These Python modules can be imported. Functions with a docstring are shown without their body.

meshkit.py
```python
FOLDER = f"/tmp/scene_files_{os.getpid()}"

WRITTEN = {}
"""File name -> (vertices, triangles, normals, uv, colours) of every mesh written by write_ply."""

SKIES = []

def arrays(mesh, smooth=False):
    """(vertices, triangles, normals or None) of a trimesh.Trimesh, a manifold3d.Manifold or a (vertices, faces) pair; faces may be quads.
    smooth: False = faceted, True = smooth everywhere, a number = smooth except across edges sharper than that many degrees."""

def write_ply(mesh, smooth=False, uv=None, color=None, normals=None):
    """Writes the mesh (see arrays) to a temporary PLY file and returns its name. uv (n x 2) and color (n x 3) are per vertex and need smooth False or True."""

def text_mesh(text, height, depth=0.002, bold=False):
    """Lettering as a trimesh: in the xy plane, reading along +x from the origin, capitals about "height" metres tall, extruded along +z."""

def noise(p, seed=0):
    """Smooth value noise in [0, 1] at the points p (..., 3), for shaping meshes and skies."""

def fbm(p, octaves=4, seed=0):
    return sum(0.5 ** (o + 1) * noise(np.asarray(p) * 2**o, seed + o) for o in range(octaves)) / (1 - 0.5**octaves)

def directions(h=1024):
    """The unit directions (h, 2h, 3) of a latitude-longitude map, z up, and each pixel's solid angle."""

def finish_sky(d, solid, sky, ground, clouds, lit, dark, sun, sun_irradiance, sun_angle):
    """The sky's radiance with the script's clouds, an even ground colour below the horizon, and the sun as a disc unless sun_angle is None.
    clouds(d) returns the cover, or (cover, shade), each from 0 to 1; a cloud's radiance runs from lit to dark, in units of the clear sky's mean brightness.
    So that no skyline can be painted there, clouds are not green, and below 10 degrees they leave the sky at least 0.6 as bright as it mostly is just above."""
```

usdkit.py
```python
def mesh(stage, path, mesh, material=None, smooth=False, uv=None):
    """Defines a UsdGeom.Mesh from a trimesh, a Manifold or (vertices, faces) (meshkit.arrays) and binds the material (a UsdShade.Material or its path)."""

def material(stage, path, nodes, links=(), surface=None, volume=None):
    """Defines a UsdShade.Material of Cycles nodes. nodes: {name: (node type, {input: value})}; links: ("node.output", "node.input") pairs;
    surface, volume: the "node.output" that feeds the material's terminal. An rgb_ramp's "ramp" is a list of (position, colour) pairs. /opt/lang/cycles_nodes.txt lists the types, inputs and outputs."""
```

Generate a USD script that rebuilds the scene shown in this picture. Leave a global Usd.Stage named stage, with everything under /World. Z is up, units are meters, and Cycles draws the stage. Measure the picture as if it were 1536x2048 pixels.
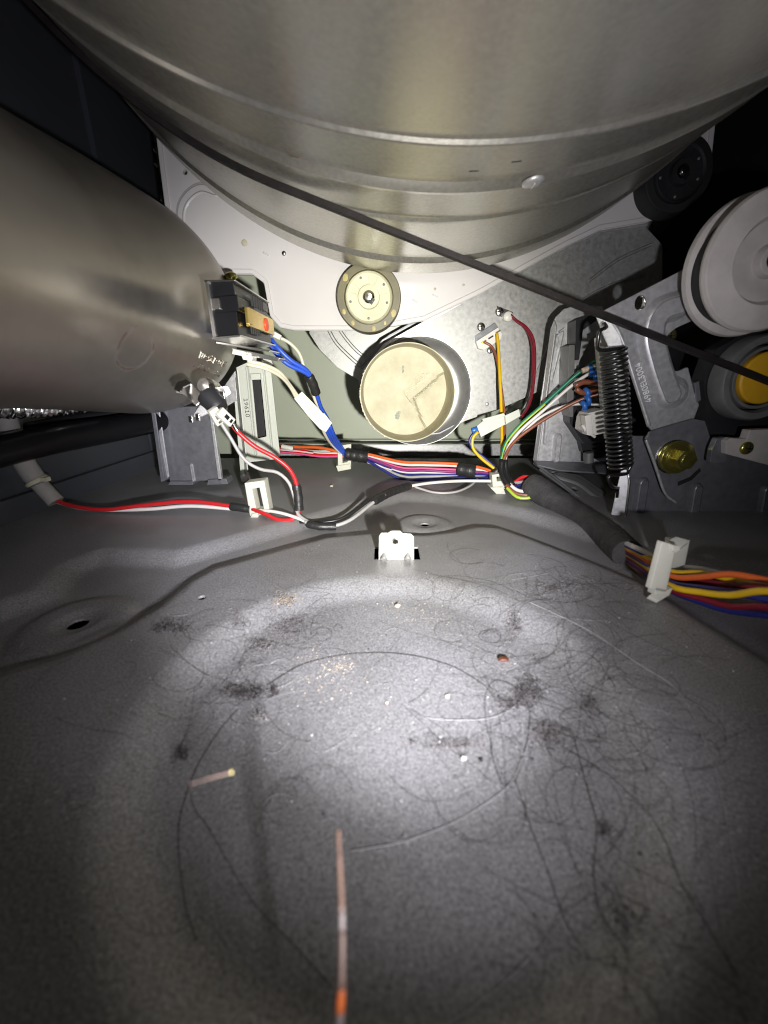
import math, numpy as np, trimesh, usdkit, meshkit
import manifold3d as m3
from shapely.geometry import Polygon, LineString, Point
from shapely import affinity
from pxr import Usd, UsdGeom, UsdLux, UsdShade, Gf, Vt, Sdf
from scipy.interpolate import RegularGridInterpolator

stage = Usd.Stage.CreateInMemory()
UsdGeom.SetStageUpAxis(stage, 'Z'); UsdGeom.SetStageMetersPerUnit(stage, 1.0)
UsdGeom.Xform.Define(stage, '/World')
rng = np.random.default_rng(7)

# ---------------------------------------------------------------- camera
F_PX, TILT, CAM_H = 768.0, math.radians(19.5), 0.1015
cam = UsdGeom.Camera.Define(stage, '/World/camera')
cam.CreateHorizontalApertureAttr(36.0); cam.CreateVerticalApertureAttr(48.0); cam.CreateFocalLengthAttr(18.0)
cam.CreateClippingRangeAttr(Gf.Vec2f(0.004, 50.0))
cam.CreateFStopAttr(14.0); cam.CreateFocusDistanceAttr(0.40); cam.CreateExposureAttr(0.0)
cx = UsdGeom.Xformable(cam); cx.AddTranslateOp().Set(Gf.Vec3d(0, 0, CAM_H)); cx.AddRotateXOp().Set(90 - math.degrees(TILT))

# ---------------------------------------------------------------- phone torch as one beam; warm centre and wide fill spots are added
def spot(name, pos, direction, watts, color, angle, soft, radius=0.0035):
    l = UsdLux.SphereLight.Define(stage, '/World/' + name)
    l.CreateRadiusAttr(radius); l.CreateIntensityAttr(watts); l.CreateNormalizeAttr(True); l.CreateColorAttr(Gf.Vec3f(*color))
    s = UsdLux.ShapingAPI.Apply(l.GetPrim()); s.CreateShapingConeAngleAttr(angle); s.CreateShapingConeSoftnessAttr(soft)
    d = np.array(direction, float); d /= np.linalg.norm(d)
    z = -d; x = np.cross([0, 0, 1], z); x /= np.linalg.norm(x); y = np.cross(z, x)
    m = Gf.Matrix4d(*x, 0, *y, 0, *z, 0, *pos, 1)
    UsdGeom.Xformable(l).AddTransformOp().Set(m)
    return l
LED = (0.034, -0.035, CAM_H - 0.028)
spot('torch_beam', LED, (-0.17, 1, -0.11), 1.95, (0.94, 0.93, 1.0), 33, 0.6)
spot('added_warm', LED, (-0.09, 1, 0.04), 1.3, (1.0, 0.95, 0.58), 29, 1.0)  # added spot that tints the middle of the view warm
spot('added_fill', LED, (-0.11, 1, 0.11), 1.0, (0.95, 0.93, 1.0), 56, 1.0)  # added wide fill that lifts the edges outside the beam

# ---------------------------------------------------------------- pixel rays of the photograph -> points of the place
CT, ST = math.cos(TILT), math.sin(TILT)
def ray(px, py):
    u, v = (px - 768) / F_PX, (1024 - py) / F_PX
    return np.array([u, CT + v * ST, -ST + v * CT])
def at(px, py, Y):
    r = ray(px, py); return r * (Y / r[1]) + [0, 0, CAM_H]
def fl(px, py, z=0.0):
    r = ray(px, py); return r * ((z - CAM_H) / r[2]) + [0, 0, CAM_H]
def proj(p):
    p = np.asarray(p, float) - [0, 0, CAM_H]
    d = p[..., 1] * CT - p[..., 2] * ST; v = p[..., 1] * ST + p[..., 2] * CT
    return np.stack([768 + F_PX * p[..., 0] / d, 1024 - F_PX * v / d], -1)
def pxs(n, px, py, Y):                      # n photo pixels at that depth, in metres
    r = ray(px, py); return n / F_PX * (Y / r[1])

# ---------------------------------------------------------------- materials
LOOKS = '/World/Looks'; UsdGeom.Scope.Define(stage, LOOKS); MATS = {}
def mk(name, c, rough=.5, metal=0., var=.12, vs=60., bump=0., bs=900., rvar=.0, spec=.5, bevel=0., trans=0., sss=0., c2=None, coat=0., aniso=None):
    n = {'g': ('geometry', {}), 'p': ('principled_bsdf', dict(roughness=rough, metallic=metal, specular_ior_level=spec, coat_weight=coat))}
    L = []; src = 'g.position'
    if aniso is not None:
        n['mp'] = ('mapping', dict(scale=aniso)); L.append(('g.position', 'mp.vector')); src = 'mp.vector'
    c = np.array(c, float); lo = c * (1 - var) if c2 is None else np.array(c2, float); hi = np.minimum(c * (1 + var), 1) if c2 is None else c
    n['n'] = ('noise_texture', dict(scale=vs, detail=4., roughness=.62))
    n['r'] = ('rgb_ramp', dict(ramp=[(.3, tuple(lo)), (.7, tuple(hi))]))
    L += [(src, 'n.vector'), ('n.fac', 'r.fac'), ('r.color', 'p.base_color')]
    if rvar:
        n['mr'] = ('map_range', dict(from_min=.3, from_max=.7, to_min=max(rough - rvar, .03), to_max=min(rough + rvar, 1)))
        L += [('n.fac', 'mr.value'), ('mr.result', 'p.roughness')]
    if bevel:
        n['bv'] = ('bevel', dict(samples=4, radius=bevel))
    if bump:
        n['nb'] = ('noise_texture', dict(scale=bs, detail=3.)); n['b'] = ('bump', dict(strength=bump, distance=.0006))
        L += [(src, 'nb.vector'), ('nb.fac', 'b.height'), ('b.normal', 'p.normal')]
        if bevel: L.append(('bv.bevel', 'b.normal'))
    elif bevel: L.append(('bv.bevel', 'p.normal'))
    if sss: n['p'][1].update(subsurface_weight=sss, subsurface_scale=.002, subsurface_radius=(1., .9, .7))
    if trans: n['p'][1].update(transmission_weight=trans)
    MATS[name] = usdkit.material(stage, f'{LOOKS}/{name}', n, L, surface='p.BSDF'); return MATS[name]

def pan():
    n = {'g': ('geometry', {}), 'a': ('noise_texture', dict(scale=11., detail=5., roughness=.6)), 'ar': ('rgb_ramp', dict(ramp=[(.32, (.245, .24, .236)), (.68, (.335, .333, .342))])),
         'f': ('noise_texture', dict(scale=1250., detail=2.5, roughness=.7)), 'fr': ('map_range', dict(from_min=.30, from_max=.70, to_min=.58, to_max=1.42)), 'mu': ('vector_math', dict(math_type='scale')),
         'v': ('voronoi_texture', dict(scale=430., feature='f1')), 'vn': ('noise_texture', dict(scale=26., detail=3.)), 'vs': ('map_range', dict(from_min=.48, from_max=.64, to_min=.03, to_max=.20)),
         'vl': ('math', dict(math_type='less_than')), 'm2': ('math', dict(math_type='multiply', value2=.45)), 'mx': ('mix_color', dict(b=(.60, .58, .56))),
         'rr': ('map_range', dict(from_min=.3, from_max=.7, to_min=.42, to_max=.60)), 'add': ('math', dict(math_type='multiply_add', value2=.5)), 'b': ('bump', dict(strength=.55, distance=.0007)), 'p': ('principled_bsdf', dict(metallic=.38, specular_ior_level=.5))}
    l = [('g.position', 'a.vector'), ('a.fac', 'ar.fac'), ('g.position', 'f.vector'), ('f.fac', 'fr.value'), ('ar.color', 'mu.vector1'), ('fr.result', 'mu.scale'), ('g.position', 'v.vector'), ('g.position', 'vn.vector'), ('vn.fac', 'vs.value'),
         ('v.distance', 'vl.value1'), ('vs.result', 'vl.value2'), ('vl.value', 'm2.value1'), ('m2.value', 'mx.fac'), ('mu.vector', 'mx.a'), ('mx.result', 'p.base_color'), ('a.fac', 'rr.value'), ('rr.result', 'p.roughness'),
         ('f.fac', 'add.value1'), ('m2.value', 'add.value3'), ('add.value', 'b.height'), ('b.normal', 'p.normal')]
    MATS['pan_steel'] = usdkit.material(stage, LOOKS + '/pan_steel', n, l, surface='p.BSDF')
pan()
mk('drum_steel', (.46, .445, .39), .29, .8, .05, 420., .07, 2500., rvar=.03)
mk('cone_steel', (.50, .47, .43), .34, .85, .1, 14., .08, 1800., rvar=.07)
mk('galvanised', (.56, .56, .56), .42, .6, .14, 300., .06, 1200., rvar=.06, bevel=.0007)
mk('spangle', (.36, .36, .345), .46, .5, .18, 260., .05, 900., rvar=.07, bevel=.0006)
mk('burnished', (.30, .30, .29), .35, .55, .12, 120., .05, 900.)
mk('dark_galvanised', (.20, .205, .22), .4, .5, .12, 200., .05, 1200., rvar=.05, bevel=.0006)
mk('bright_steel', (.72, .71, .68), .22, 1., .06, 200., 0, bevel=.0004)
mk('spring_steel', (.10, .10, .105), .26, .9, .1, 300.)
mk('white_enamel', (.58, .562, .55), .33, 0, .03, 10., .02, 500., bevel=.0012, coat=.15)
mk('green_paint', (.50, .545, .42), .45, 0, .04, 8., .03, 900.)
mk('grey_paint', (.50, .52, .46), .4, 0, .05, 20., .03, 900., bevel=.0008)
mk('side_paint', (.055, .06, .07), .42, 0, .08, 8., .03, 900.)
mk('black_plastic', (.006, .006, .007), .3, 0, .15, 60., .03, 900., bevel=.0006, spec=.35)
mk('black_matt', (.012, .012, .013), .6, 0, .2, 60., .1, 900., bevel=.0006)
mk('black_tape', (.018, .018, .018), .42, 0, .3, 150., .5, 500.)
mk('black_sleeve', (.045, .043, .042), .75, 0, .35, 120., .9, 700.)
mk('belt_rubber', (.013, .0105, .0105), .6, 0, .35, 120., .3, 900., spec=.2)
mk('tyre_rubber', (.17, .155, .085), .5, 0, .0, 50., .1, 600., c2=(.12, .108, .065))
mk('tyre_stain', (.38, .32, .12), .5, 0, .2, 60.)
mk('hub_nylon', (.62, .60, .42), .4, 0, .1, 70., .1, 500., sss=.15, c2=(.50, .48, .33))
mk('white_nylon', (.58, .575, .48), .42, 0, .05, 60., .05, 700., sss=.25, bevel=.0007)
mk('white_plug', (.62, .60, .55), .4, 0, .05, 60., 0, bevel=.0005)
mk('pulley_nylon', (.44, .415, .385), .5, 0, .14, 45., .15, 500., bevel=.001)
mk('lint_beige', (.52, .49, .36), .75, 0, .1, 60., .5, 350., c2=(.40, .37, .26))
mk('lint_white', (.68, .64, .50), .95, 0, .2, 400., 1., 1200.)
mk('lint_grey', (.20, .185, .18), .95, 0, .3, 500.)
mk('lint_smudge', (.30, .31, .26), .9, 0, .3, 500.)
mk('lint_dark', (.045, .04, .04), .95, 0, .4, 300.)
mk('hair_dark', (.018, .014, .012), .35); mk('hair_light', (.42, .41, .41), .35)
mk('crumb_tan', (.46, .38, .27), .8, 0, .3, 500.); mk('crumb_white', (.5, .48, .46), .8, 0, .2, 500.); mk('crumb_black', (.02, .018, .016), .8)
mk('seed_brown', (.075, .024, .010), .4, 0, .4, 900.)
mk('zinc_yellow', (.42, .38, .10), .25, .9, .25, 200., bevel=.0005)
mk('brass', (.72, .52, .14), .22, .9, .1, 100., bevel=.0004)
mk('ink', (.012, .012, .012), .6); mk('stamp', (.85, .85, .84), .5); mk('emboss', (.34, .32, .28), .35, .8)
mk('amber', (.62, .34, .015), .5, 0, .1, 60., bevel=.001); mk('red_paint', (.75, .08, .03), .4)
mk('dull_grey', (.16, .16, .155), .5, .2, .15, 90., bevel=.0008)
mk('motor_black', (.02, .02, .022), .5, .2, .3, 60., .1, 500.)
mk('foil', (.82, .82, .80), .16, 1., .05, 90.); mk('white_sleeve', (.36, .345, .32), .4, 0, .1, 90., .2, 300., sss=.3)
mk('rust_wire', (.30, .16, .10), .6, .3, .5, 110., .3, 800., c2=(.42, .37, .34))
mk('blue_coil', (.02, .12, .42), .35)
WIRE = dict(red=(.62, .02, .025), maroon=(.22, .012, .025), white=(.78, .74, .70), grey=(.42, .41, .40), navy=(.022, .028, .20), blue=(.03, .10, .62), orange=(.80, .15, .03),
            pink=(.80, .12, .30), yellow=(.78, .48, .01), brown=(.26, .085, .045), green=(.01, .22, .12), lime=(.45, .60, .05), cream=(.72, .68, .52), purple=(.28, .05, .20), black=(.015, .015, .015))
for k, c in WIRE.items(): mk('wire_' + k, tuple(.8 * x for x in c), .36, 0, .05, 200., .03, 900.)

# ---------------------------------------------------------------- objects
USED = {}
def numbered(parent, name):
    k = (parent, name); i = USED.get(k, 0); USED[k] = i + 1
    return f'{parent}/{name}' + (f'_{i:03d}' if i else '')
def tri(m):
    if isinstance(m, m3.Manifold):
        a = m.to_mesh(); return trimesh.Trimesh(a.vert_properties[:, :3], a.tri_verts, process=False)
    if isinstance(m, (list, tuple)): return trimesh.util.concatenate([tri(x) for x in m])
    return m
class Part:
    def __init__(s, name, mesh, mat, smooth=30, label=None, kind=None): s.name, s.mesh, s.mat, s.smooth, s.label, s.kind, s.kids = name, tri(mesh), mat, smooth, label, kind, []
    def add(s, *a, **k): q = Part(*a, **k); s.kids.append(q); return q
class Thing:
    def __init__(s, name, label, cat, group=None, kind=None): s.name, s.label, s.cat, s.group, s.kind, s.parts = name, label, cat, group, kind, []
    def add(s, *a, **k): q = Part(*a, **k); s.parts.append(q); return q
    def done(s):
        path = numbered('/World', s.name)
        allm = [p.mesh for p in s.parts]; b = np.array([m.bounds for m in allm])
        loc = np.array([(b[:, 0, 0].min() + b[:, 1, 0].max()) / 2, (b[:, 0, 1].min() + b[:, 1, 1].max()) / 2, b[:, 0, 2].min()])
        single = len(s.parts) == 1 and not s.parts[0].kids
        def put(path, q, off):
            m = q.mesh.copy(); m.apply_translation(-off)
            g = usdkit.mesh(stage, path, m, MATS[q.mat], smooth=q.smooth)
            pr = g.GetPrim()
            if q.label: pr.SetCustomDataByKey('label', q.label)
            if q.kind: pr.SetCustomDataByKey('kind', q.kind)
            return g
        if single:
            g = put(path, s.parts[0], loc); x = g
        else:
            x = UsdGeom.Xform.Define(stage, path)
            for q in s.parts:
                pp = numbered(path, q.name); put(pp, q, loc)
                for r in q.kids: put(numbered(pp, r.name), r, np.zeros(3) + loc)
        UsdGeom.Xformable(x).AddTranslateOp().Set(Gf.Vec3d(*map(float, loc)))
        o = x.GetPrim()
        if s.label: o.SetCustomDataByKey('label', s.label)
        if s.cat and not (s.kind == 'structure'): o.SetCustomDataByKey('category', s.cat)
        g_ = s.group or {'cable_clip': 'nylon cable clips along the wiring', 'support_roller': 'rollers supporting the drum', 'lint_clump': 'lint clumps on the pan', 'hair_strand': 'long hairs lying on the pan', 'crumb': 'single crumbs on the pan', 'wire_plug': 'pale inline wire plugs'}.get(s.name)
        if g_: o.SetCustomDataByKey('group', g_)
        if s.kind: o.SetCustomDataByKey('kind', s.kind)
        return o
def one(name, mesh, mat, label, cat, smooth=30, group=None, kind=None):
    t = Thing(name, label, cat, group, kind); t.add(name, mesh, mat, smooth); return t.done()

# ---------------------------------------------------------------- shapes
def spline(pts, n=None, step=.003):
    p = np.array(pts, float)
    if len(p) < 3: k = n or max(2, int(np.linalg.norm(p[1] - p[0]) / step) + 1); return p[0] + (p[1] - p[0]) * np.linspace(0, 1, k)[:, None]
    q = np.vstack([2 * p[0] - p[1], p, 2 * p[-1] - p[-2]]); out = []
    for i in range(1, len(q) - 2):
        a, b, c, d = q[i - 1:i + 3]; k = max(3, int(np.linalg.norm(c - b) / step))
        t = np.linspace(0, 1, k, endpoint=False)[:, None]
        out.append(.5 * ((2 * b) + (c - a) * t + (2 * a - 5 * b + 4 * c - d) * t**2 + (3 * b - 3 * c + d - a) * t**3))
    return np.vstack(out + [p[-1:]])
def tube(path, r, n=8, closed=True, flat=1.0):
    p = np.asarray(path, float); r = np.broadcast_to(np.asarray(r, float), (len(p),))
    t = np.gradient(p, axis=0); t /= np.linalg.norm(t, axis=1, keepdims=True) + 1e-12
    u = np.cross(t[0], [0.123, 0.3, 1.]); u /= np.linalg.norm(u); V = []
    a = np.linspace(0, 2 * np.pi, n, endpoint=False)
    for i in range(len(p)):
        u = u - t[i] * np.dot(u, t[i]); u /= np.linalg.norm(u) + 1e-12; w = np.cross(t[i], u)
        V.append(p[i] + r[i] * (np.cos(a)[:, None] * u + flat * np.sin(a)[:, None] * w))
    V = np.vstack(V); k = len(p); i, j = np.meshgrid(np.arange(k - 1), np.arange(n), indexing='ij'); j2 = (j + 1) % n
    A, B, C, D = i * n + j, i * n + j2, (i + 1) * n + j2, (i + 1) * n + j
    Fc = np.vstack([np.stack([A, B, C], -1).reshape(-1, 3), np.stack([A, C, D], -1).reshape(-1, 3)])
    if closed:
        V = np.vstack([V, p[:1], p[-1:]]); c0, c1 = len(V) - 2, len(V) - 1; jj = np.arange(n)
        Fc = np.vstack([Fc, np.stack([np.full(n, c0), (jj + 1) % n, jj], -1), np.stack([np.full(n, c1), (k - 1) * n + jj, (k - 1) * n + (jj + 1) % n], -1)])
    return trimesh.Trimesh(V, Fc, process=False)
def grid_mesh(P, wrap_u=False):               # P (nu, nv, 3)
    nu, nv = P.shape[:2]; iu = np.arange(nu if wrap_u else nu - 1); i, j = np.meshgrid(iu, np.arange(nv - 1), indexing='ij'); i2 = (i + 1) % nu
    A, B, C, D = i * nv + j, i2 * nv + j, i2 * nv + j + 1, i * nv + j + 1
    return trimesh.Trimesh(P.reshape(-1, 3), np.vstack([np.stack([A, B, C], -1).reshape(-1, 3), np.stack([A, C, D], -1).reshape(-1, 3)]), process=False)
class Plane:
    def __init__(s, p0, n):
        s.p = np.array(p0, float); s.n = np.array(n, float); s.n /= np.linalg.norm(s.n)
        u = np.cross([0, 0, 1], s.n); u = np.array([1., 0, 0]) if np.linalg.norm(u) < 1e-6 else u; s.u = u / np.linalg.norm(u); s.v = np.cross(s.n, s.u)
    def hit(s, px, py):
        r = ray(px, py); o = np.array([0, 0, CAM_H]); return o + r * (np.dot(s.p - o, s.n) / np.dot(r, s.n))
    def uv(s, px, py): d = s.hit(px, py) - s.p; return np.array([d @ s.u, d @ s.v])
    def world(s, m):                          # mesh in (u, v, n) -> world
        m = m.copy(); v = m.vertices; m.vertices = s.p + v[:, :1] * s.u + v[:, 1:2] * s.v + v[:, 2:3] * s.n; return m
def YP(Y): return Plane((0, Y, 0), (0, -1, 0))
def poly_uv(pl, pts, rnd=0.0):
    p = Polygon([pl.uv(*q) for q in pts]).buffer(0)
    for k in (1., .5, .25) if rnd else ():
        g = p.buffer(-rnd * k).buffer(2 * rnd * k).buffer(-rnd * k)
        if g.area > .93 * p.area and g.geom_type == 'Polygon': return g
    return p
def extr(pl, p, t, out=0.0):                  # from `out` above the plane down to t behind it
    ms = [trimesh.creation.extrude_polygon(g, t + out, engine='earcut') for g in getattr(p, 'geoms', [p])]
    m = trimesh.util.concatenate(ms); m.apply_translation([0, 0, -t]); return pl.world(m)
def plate(pl, pts, t, holes=(), rnd=0.0, out=0.0):
    if not isinstance(pl, Plane): pl = YP(pl)
    p = poly_uv(pl, pts, rnd)
    for h in holes: p = p.difference(h)
    return extr(pl, p, t, out)
def disc_uv(pl, px, py, rpx, ry=None):
    c = pl.uv(px, py); r = np.linalg.norm(pl.uv(px + rpx, py) - c); q = Point(*c).buffer(r, 20)
    if ry: q = affinity.scale(q, 1, ry / rpx)
    return q
def bead(pl, pts, w, h, step=.003, n=12):     # pressed bead: a flattened half tube lying on the plane
    if not isinstance(pl, Plane): pl = YP(pl)
    uv = spline(np.array([np.append(pl.uv(*q), 0) for q in pts]), step=step)[:, :2]
    p = LineString(uv).buffer(w, 16) if len(uv) > 1 else Point(*uv[0]).buffer(w, 16)
    a = []
    for k in range(5):
        s = math.sin(k / 4 * math.pi / 2); c = 1 - math.cos(k / 4 * math.pi / 2)
        q = p.buffer(-w * .45 * k / 4)
        if q.is_empty: break
        g = q.geoms[0] if hasattr(q, 'geoms') else q
        e = np.array(g.exterior.coords); d = np.linspace(0, g.exterior.length, 97)[:-1]
        a.append((np.array([g.exterior.interpolate(x).coords[0] for x in d]), h * s)); last = g
    # ring loft with matched starts
    P = [np.column_stack([a[0][0], np.full(96, -.0004)])]
    for ring, z in a:
        k = np.argmin(np.linalg.norm(ring - P[-1][0, :2], axis=1)); ring = np.roll(ring, -k, 0); P.append(np.column_stack([ring, np.full(96, z)]))
    P = np.array(P); m = grid_mesh(P.transpose(1, 0, 2), wrap_u=True)
    cap = trimesh.creation.triangulate_polygon(last.simplify(w * .01), engine='earcut')
    cm = trimesh.Trimesh(np.column_stack([cap[0], np.full(len(cap[0]), P[-1][0, 2])]), cap[1], process=False)
    m = trimesh.util.concatenate([m, cm]); w_ = pl.world(m); w_.fix_normals(); return w_
def box(c, size, R=None):
    m = trimesh.creation.box(size)
    if R is not None: m.vertices = m.vertices @ np.asarray(R)   # rows: local axes in world
    m.apply_translation(c); return m
def frame(x, y=None):
    x = np.array(x, float); x /= np.linalg.norm(x); y = np.array([0, 0, 1.]) if y is None else np.array(y, float)
    z = np.cross(x, y); z /= np.linalg.norm(z); y = np.cross(z, x); return np.array([x, y, z])
def cyl(a, b, r, n=32, r2=None):
    a, b = np.array(a, float), np.array(b, float); return tube([a, b], [r, r if r2 is None else r2], n)
def lathe(c, axis, prof, n=64):               # prof: (radius, distance along axis)
    R = frame(axis, [0, 0, 1.] if abs(axis[2]) < .9 else [1., 0, 0]); a = np.linspace(0, 2 * np.pi, n, endpoint=False)
    P = np.array([[np.array(c) + R[0] * d + r * (math.cos(x) * R[1] + math.sin(x) * R[2]) for r, d in prof] for x in a])
    m = grid_mesh(P, wrap_u=True); return m
def dome(c, axis, r, h, n=20): return lathe(c, axis, [(r, 0)] + [(r * math.cos(k * math.pi / 10), h * .3 + h * .7 * math.sin(k * math.pi / 10)) for k in range(5)] + [(1e-5, h)], n)
def text(pl, s, a, b, hpx, out=.0003, bold=False):   # lettering from photo pixel a towards b
    if not isinstance(pl, Plane): pl = YP(pl)
    A, B = pl.uv(*a), pl.uv(*b); L = np.linalg.norm(B - A); x = (B - A) / L; y = np.array([-x[1], x[0]])
    m = meshkit.text_mesh(s, 1.0, .1, bold=bold); w = m.bounds[1][0]; h = pxs(hpx, *a, pl.hit(*a)[1])
    v = m.vertices.copy(); q = A + (v[:, :1] * L / w) * x + v[:, 1:2] * h * y
    m.vertices = np.column_stack([q, np.where(v[:, 2] > .05, out, -.0005)]); return pl.world(m)
def screw(px, py, Y, rpx, mat='bright_steel', name='screw'):
    c = at(px, py, Y); r = pxs(rpx, px, py, Y); ax = (0, -1., 0)
    p = Part(name, dome(c, ax, r, r * .55), mat, 40)
    p.add('cross_slot', [box(c + [0, -r * .53, 0], (r * 1.1, r * .12, r * .2)), box(c + [0, -r * .53, 0], (r * .2, r * .12, r * 1.1))], 'ink', False)
    return p
def wpath(pts, step=.003): return spline([at(*p) if len(p) == 3 else p[0] for p in pts], step=step)
def wire(t, color, pts, rpx=None, r=.0011, name='wire', n=8): t.add(name, tube(wpath(pts), r * .9, n), 'wire_' + color, True)
def tape(t, pts, r, name='tape', mat='black_tape'):
    p = wpath(pts, .002); k = len(p); rr = r * (1 + .05 * np.sin(np.arange(k) * 1.9)); rr[0] *= .93; t.add(name, tube(p, rr, 14), mat, 40)

# ================================================================ THE SETTING
# floor pan: one pressed steel sheet
def seg_sd(X, Y, pts):                        # signed distance to polygon, negative inside
    p = np.array(pts); d = np.full(X.shape, 9.)
    for a, b in zip(p, np.roll(p, -1, 0)):
        ab = b - a; t = np.clip(((X - a[0]) * ab[0] + (Y - a[1]) * ab[1]) / (ab @ ab + 1e-12), 0, 1)
        d = np.minimum(d, np.hypot(X - a[0] - t * ab[0], Y - a[1] - t * ab[1]))
    import shapely
    ins = shapely.contains_xy(Polygon(pts), X, Y); return np.where(ins, -d, d)
def step(x): x = np.clip(x, 0, 1); return x * x * (3 - 2 * x)
X, Y = np.meshgrid(np.arange(-.276, .345, .0022), np.arange(-.03, .5101, .0022), indexing='ij')
DISH = (.0015, .1014, .0757)
A_ = [(-400, 1560), (-200, 1420), (0, 1335), (120, 1300), (220, 1255), (310, 1205), (370, 1158), (420, 1130), (520, 1103), (650, 1068), (740, 1060), (800, 1063), (850, 1064), (900, 1058), (950, 1047), (1000, 1050), (1060, 1070), (1180, 1115), (1290, 1160), (1400, 1230), (1536, 1310), (1750, 1440)]
B_ = [(1750, 1290), (1536, 1190), (1400, 1130), (1290, 1090), (1180, 1062), (1050, 1022), (960, 1003), (880, 990), (800, 988), (720, 1006), (650, 1026), (560, 1052), (450, 1082), (350, 1110), (270, 1106), (200, 1105), (140, 1130), (90, 1180), (-60, 1230), (-400, 1350)]
VAL = [fl(*p)[:2] for p in A_ + B_]
def floor_z(X, Y):
    z = -.0058 * step((-(np.hypot(X - DISH[0], Y - DISH[1]) - DISH[2]) + .0090) / .018)
    z = z - .0056 * step((-seg_sd(X, Y, VAL) + .0085) / .017)
    for px, py, r, h in ((850, 1037, .020, .0022), (150, 1230, .022, .0022)):
        c = fl(px, py)[:2]; d = np.hypot(X - c[0], Y - c[1]); z = z + h * step((r + .004 - d) / .008) - h * .7 * step((.011 - d) / .006)
    z = z - .012 * step((Y - .498) / .008)
    return z + .0004 * (meshkit.fbm(np.stack([X * 14, Y * 14, X * 0], -1), 3) - .5)
Z = floor_z(X, Y); FZ = RegularGridInterpolator((X[:, 0], Y[0]), Z, bounds_error=False, fill_value=0.)
def onf(px, py, dz=0.0):                      # a point on the pressed floor seen at that pixel
    p = fl(px, py)
    for _ in range(6): p = fl(px, py, float(FZ(p[:2])[0]) + dz)
    return p
top = np.stack([X, Y, Z], -1); bot = top - [0, 0, .0012]; nx, ny = X.shape
gt, gb = grid_mesh(top), grid_mesh(bot); n = nx * ny; idx = np.arange(n).reshape(nx, ny)
ring = np.concatenate([idx[:, 0], idx[-1, 1:], idx[-2::-1, -1], idx[0, -2:0:-1]]); r2 = np.roll(ring, -1)
fc = np.vstack([gt.faces, gb.faces[:, ::-1] + n, np.stack([ring, ring + n, r2 + n], -1), np.stack([ring, r2 + n, r2], -1)])
fm = trimesh.Trimesh(np.vstack([gt.vertices, gb.vertices]), fc, process=False)
if fm.volume < 0: fm.invert()
solid = m3.Manifold(m3.Mesh(fm.vertices.astype(np.float32), fm.faces.astype(np.uint32)))
def drill(px, py, rx, ry):
    c = fl(px, py); return m3.Manifold.cylinder(.06, 1., 1., 28).scale([rx, ry, 1]).translate([c[0], c[1], -.03])
cut = [drill(850, 1037, .0036, .0036), drill(150, 1230, .0044, .0044), drill(404, 1195, .0020, .0020), drill(666, 970, .0012, .0012)]
a, b = fl(748, 1119), fl(836, 1094); cut.append(m3.Manifold.cube([b[0] - a[0], b[1] - a[1], .06]).translate([a[0], a[1], -.03]))
for c in cut: solid = solid - c
one('floor', solid, 'pan_steel', 'pressed grey steel base pan of the dryer, dusty, with a round dish in front', 'floor', 25, kind='structure')

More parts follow.
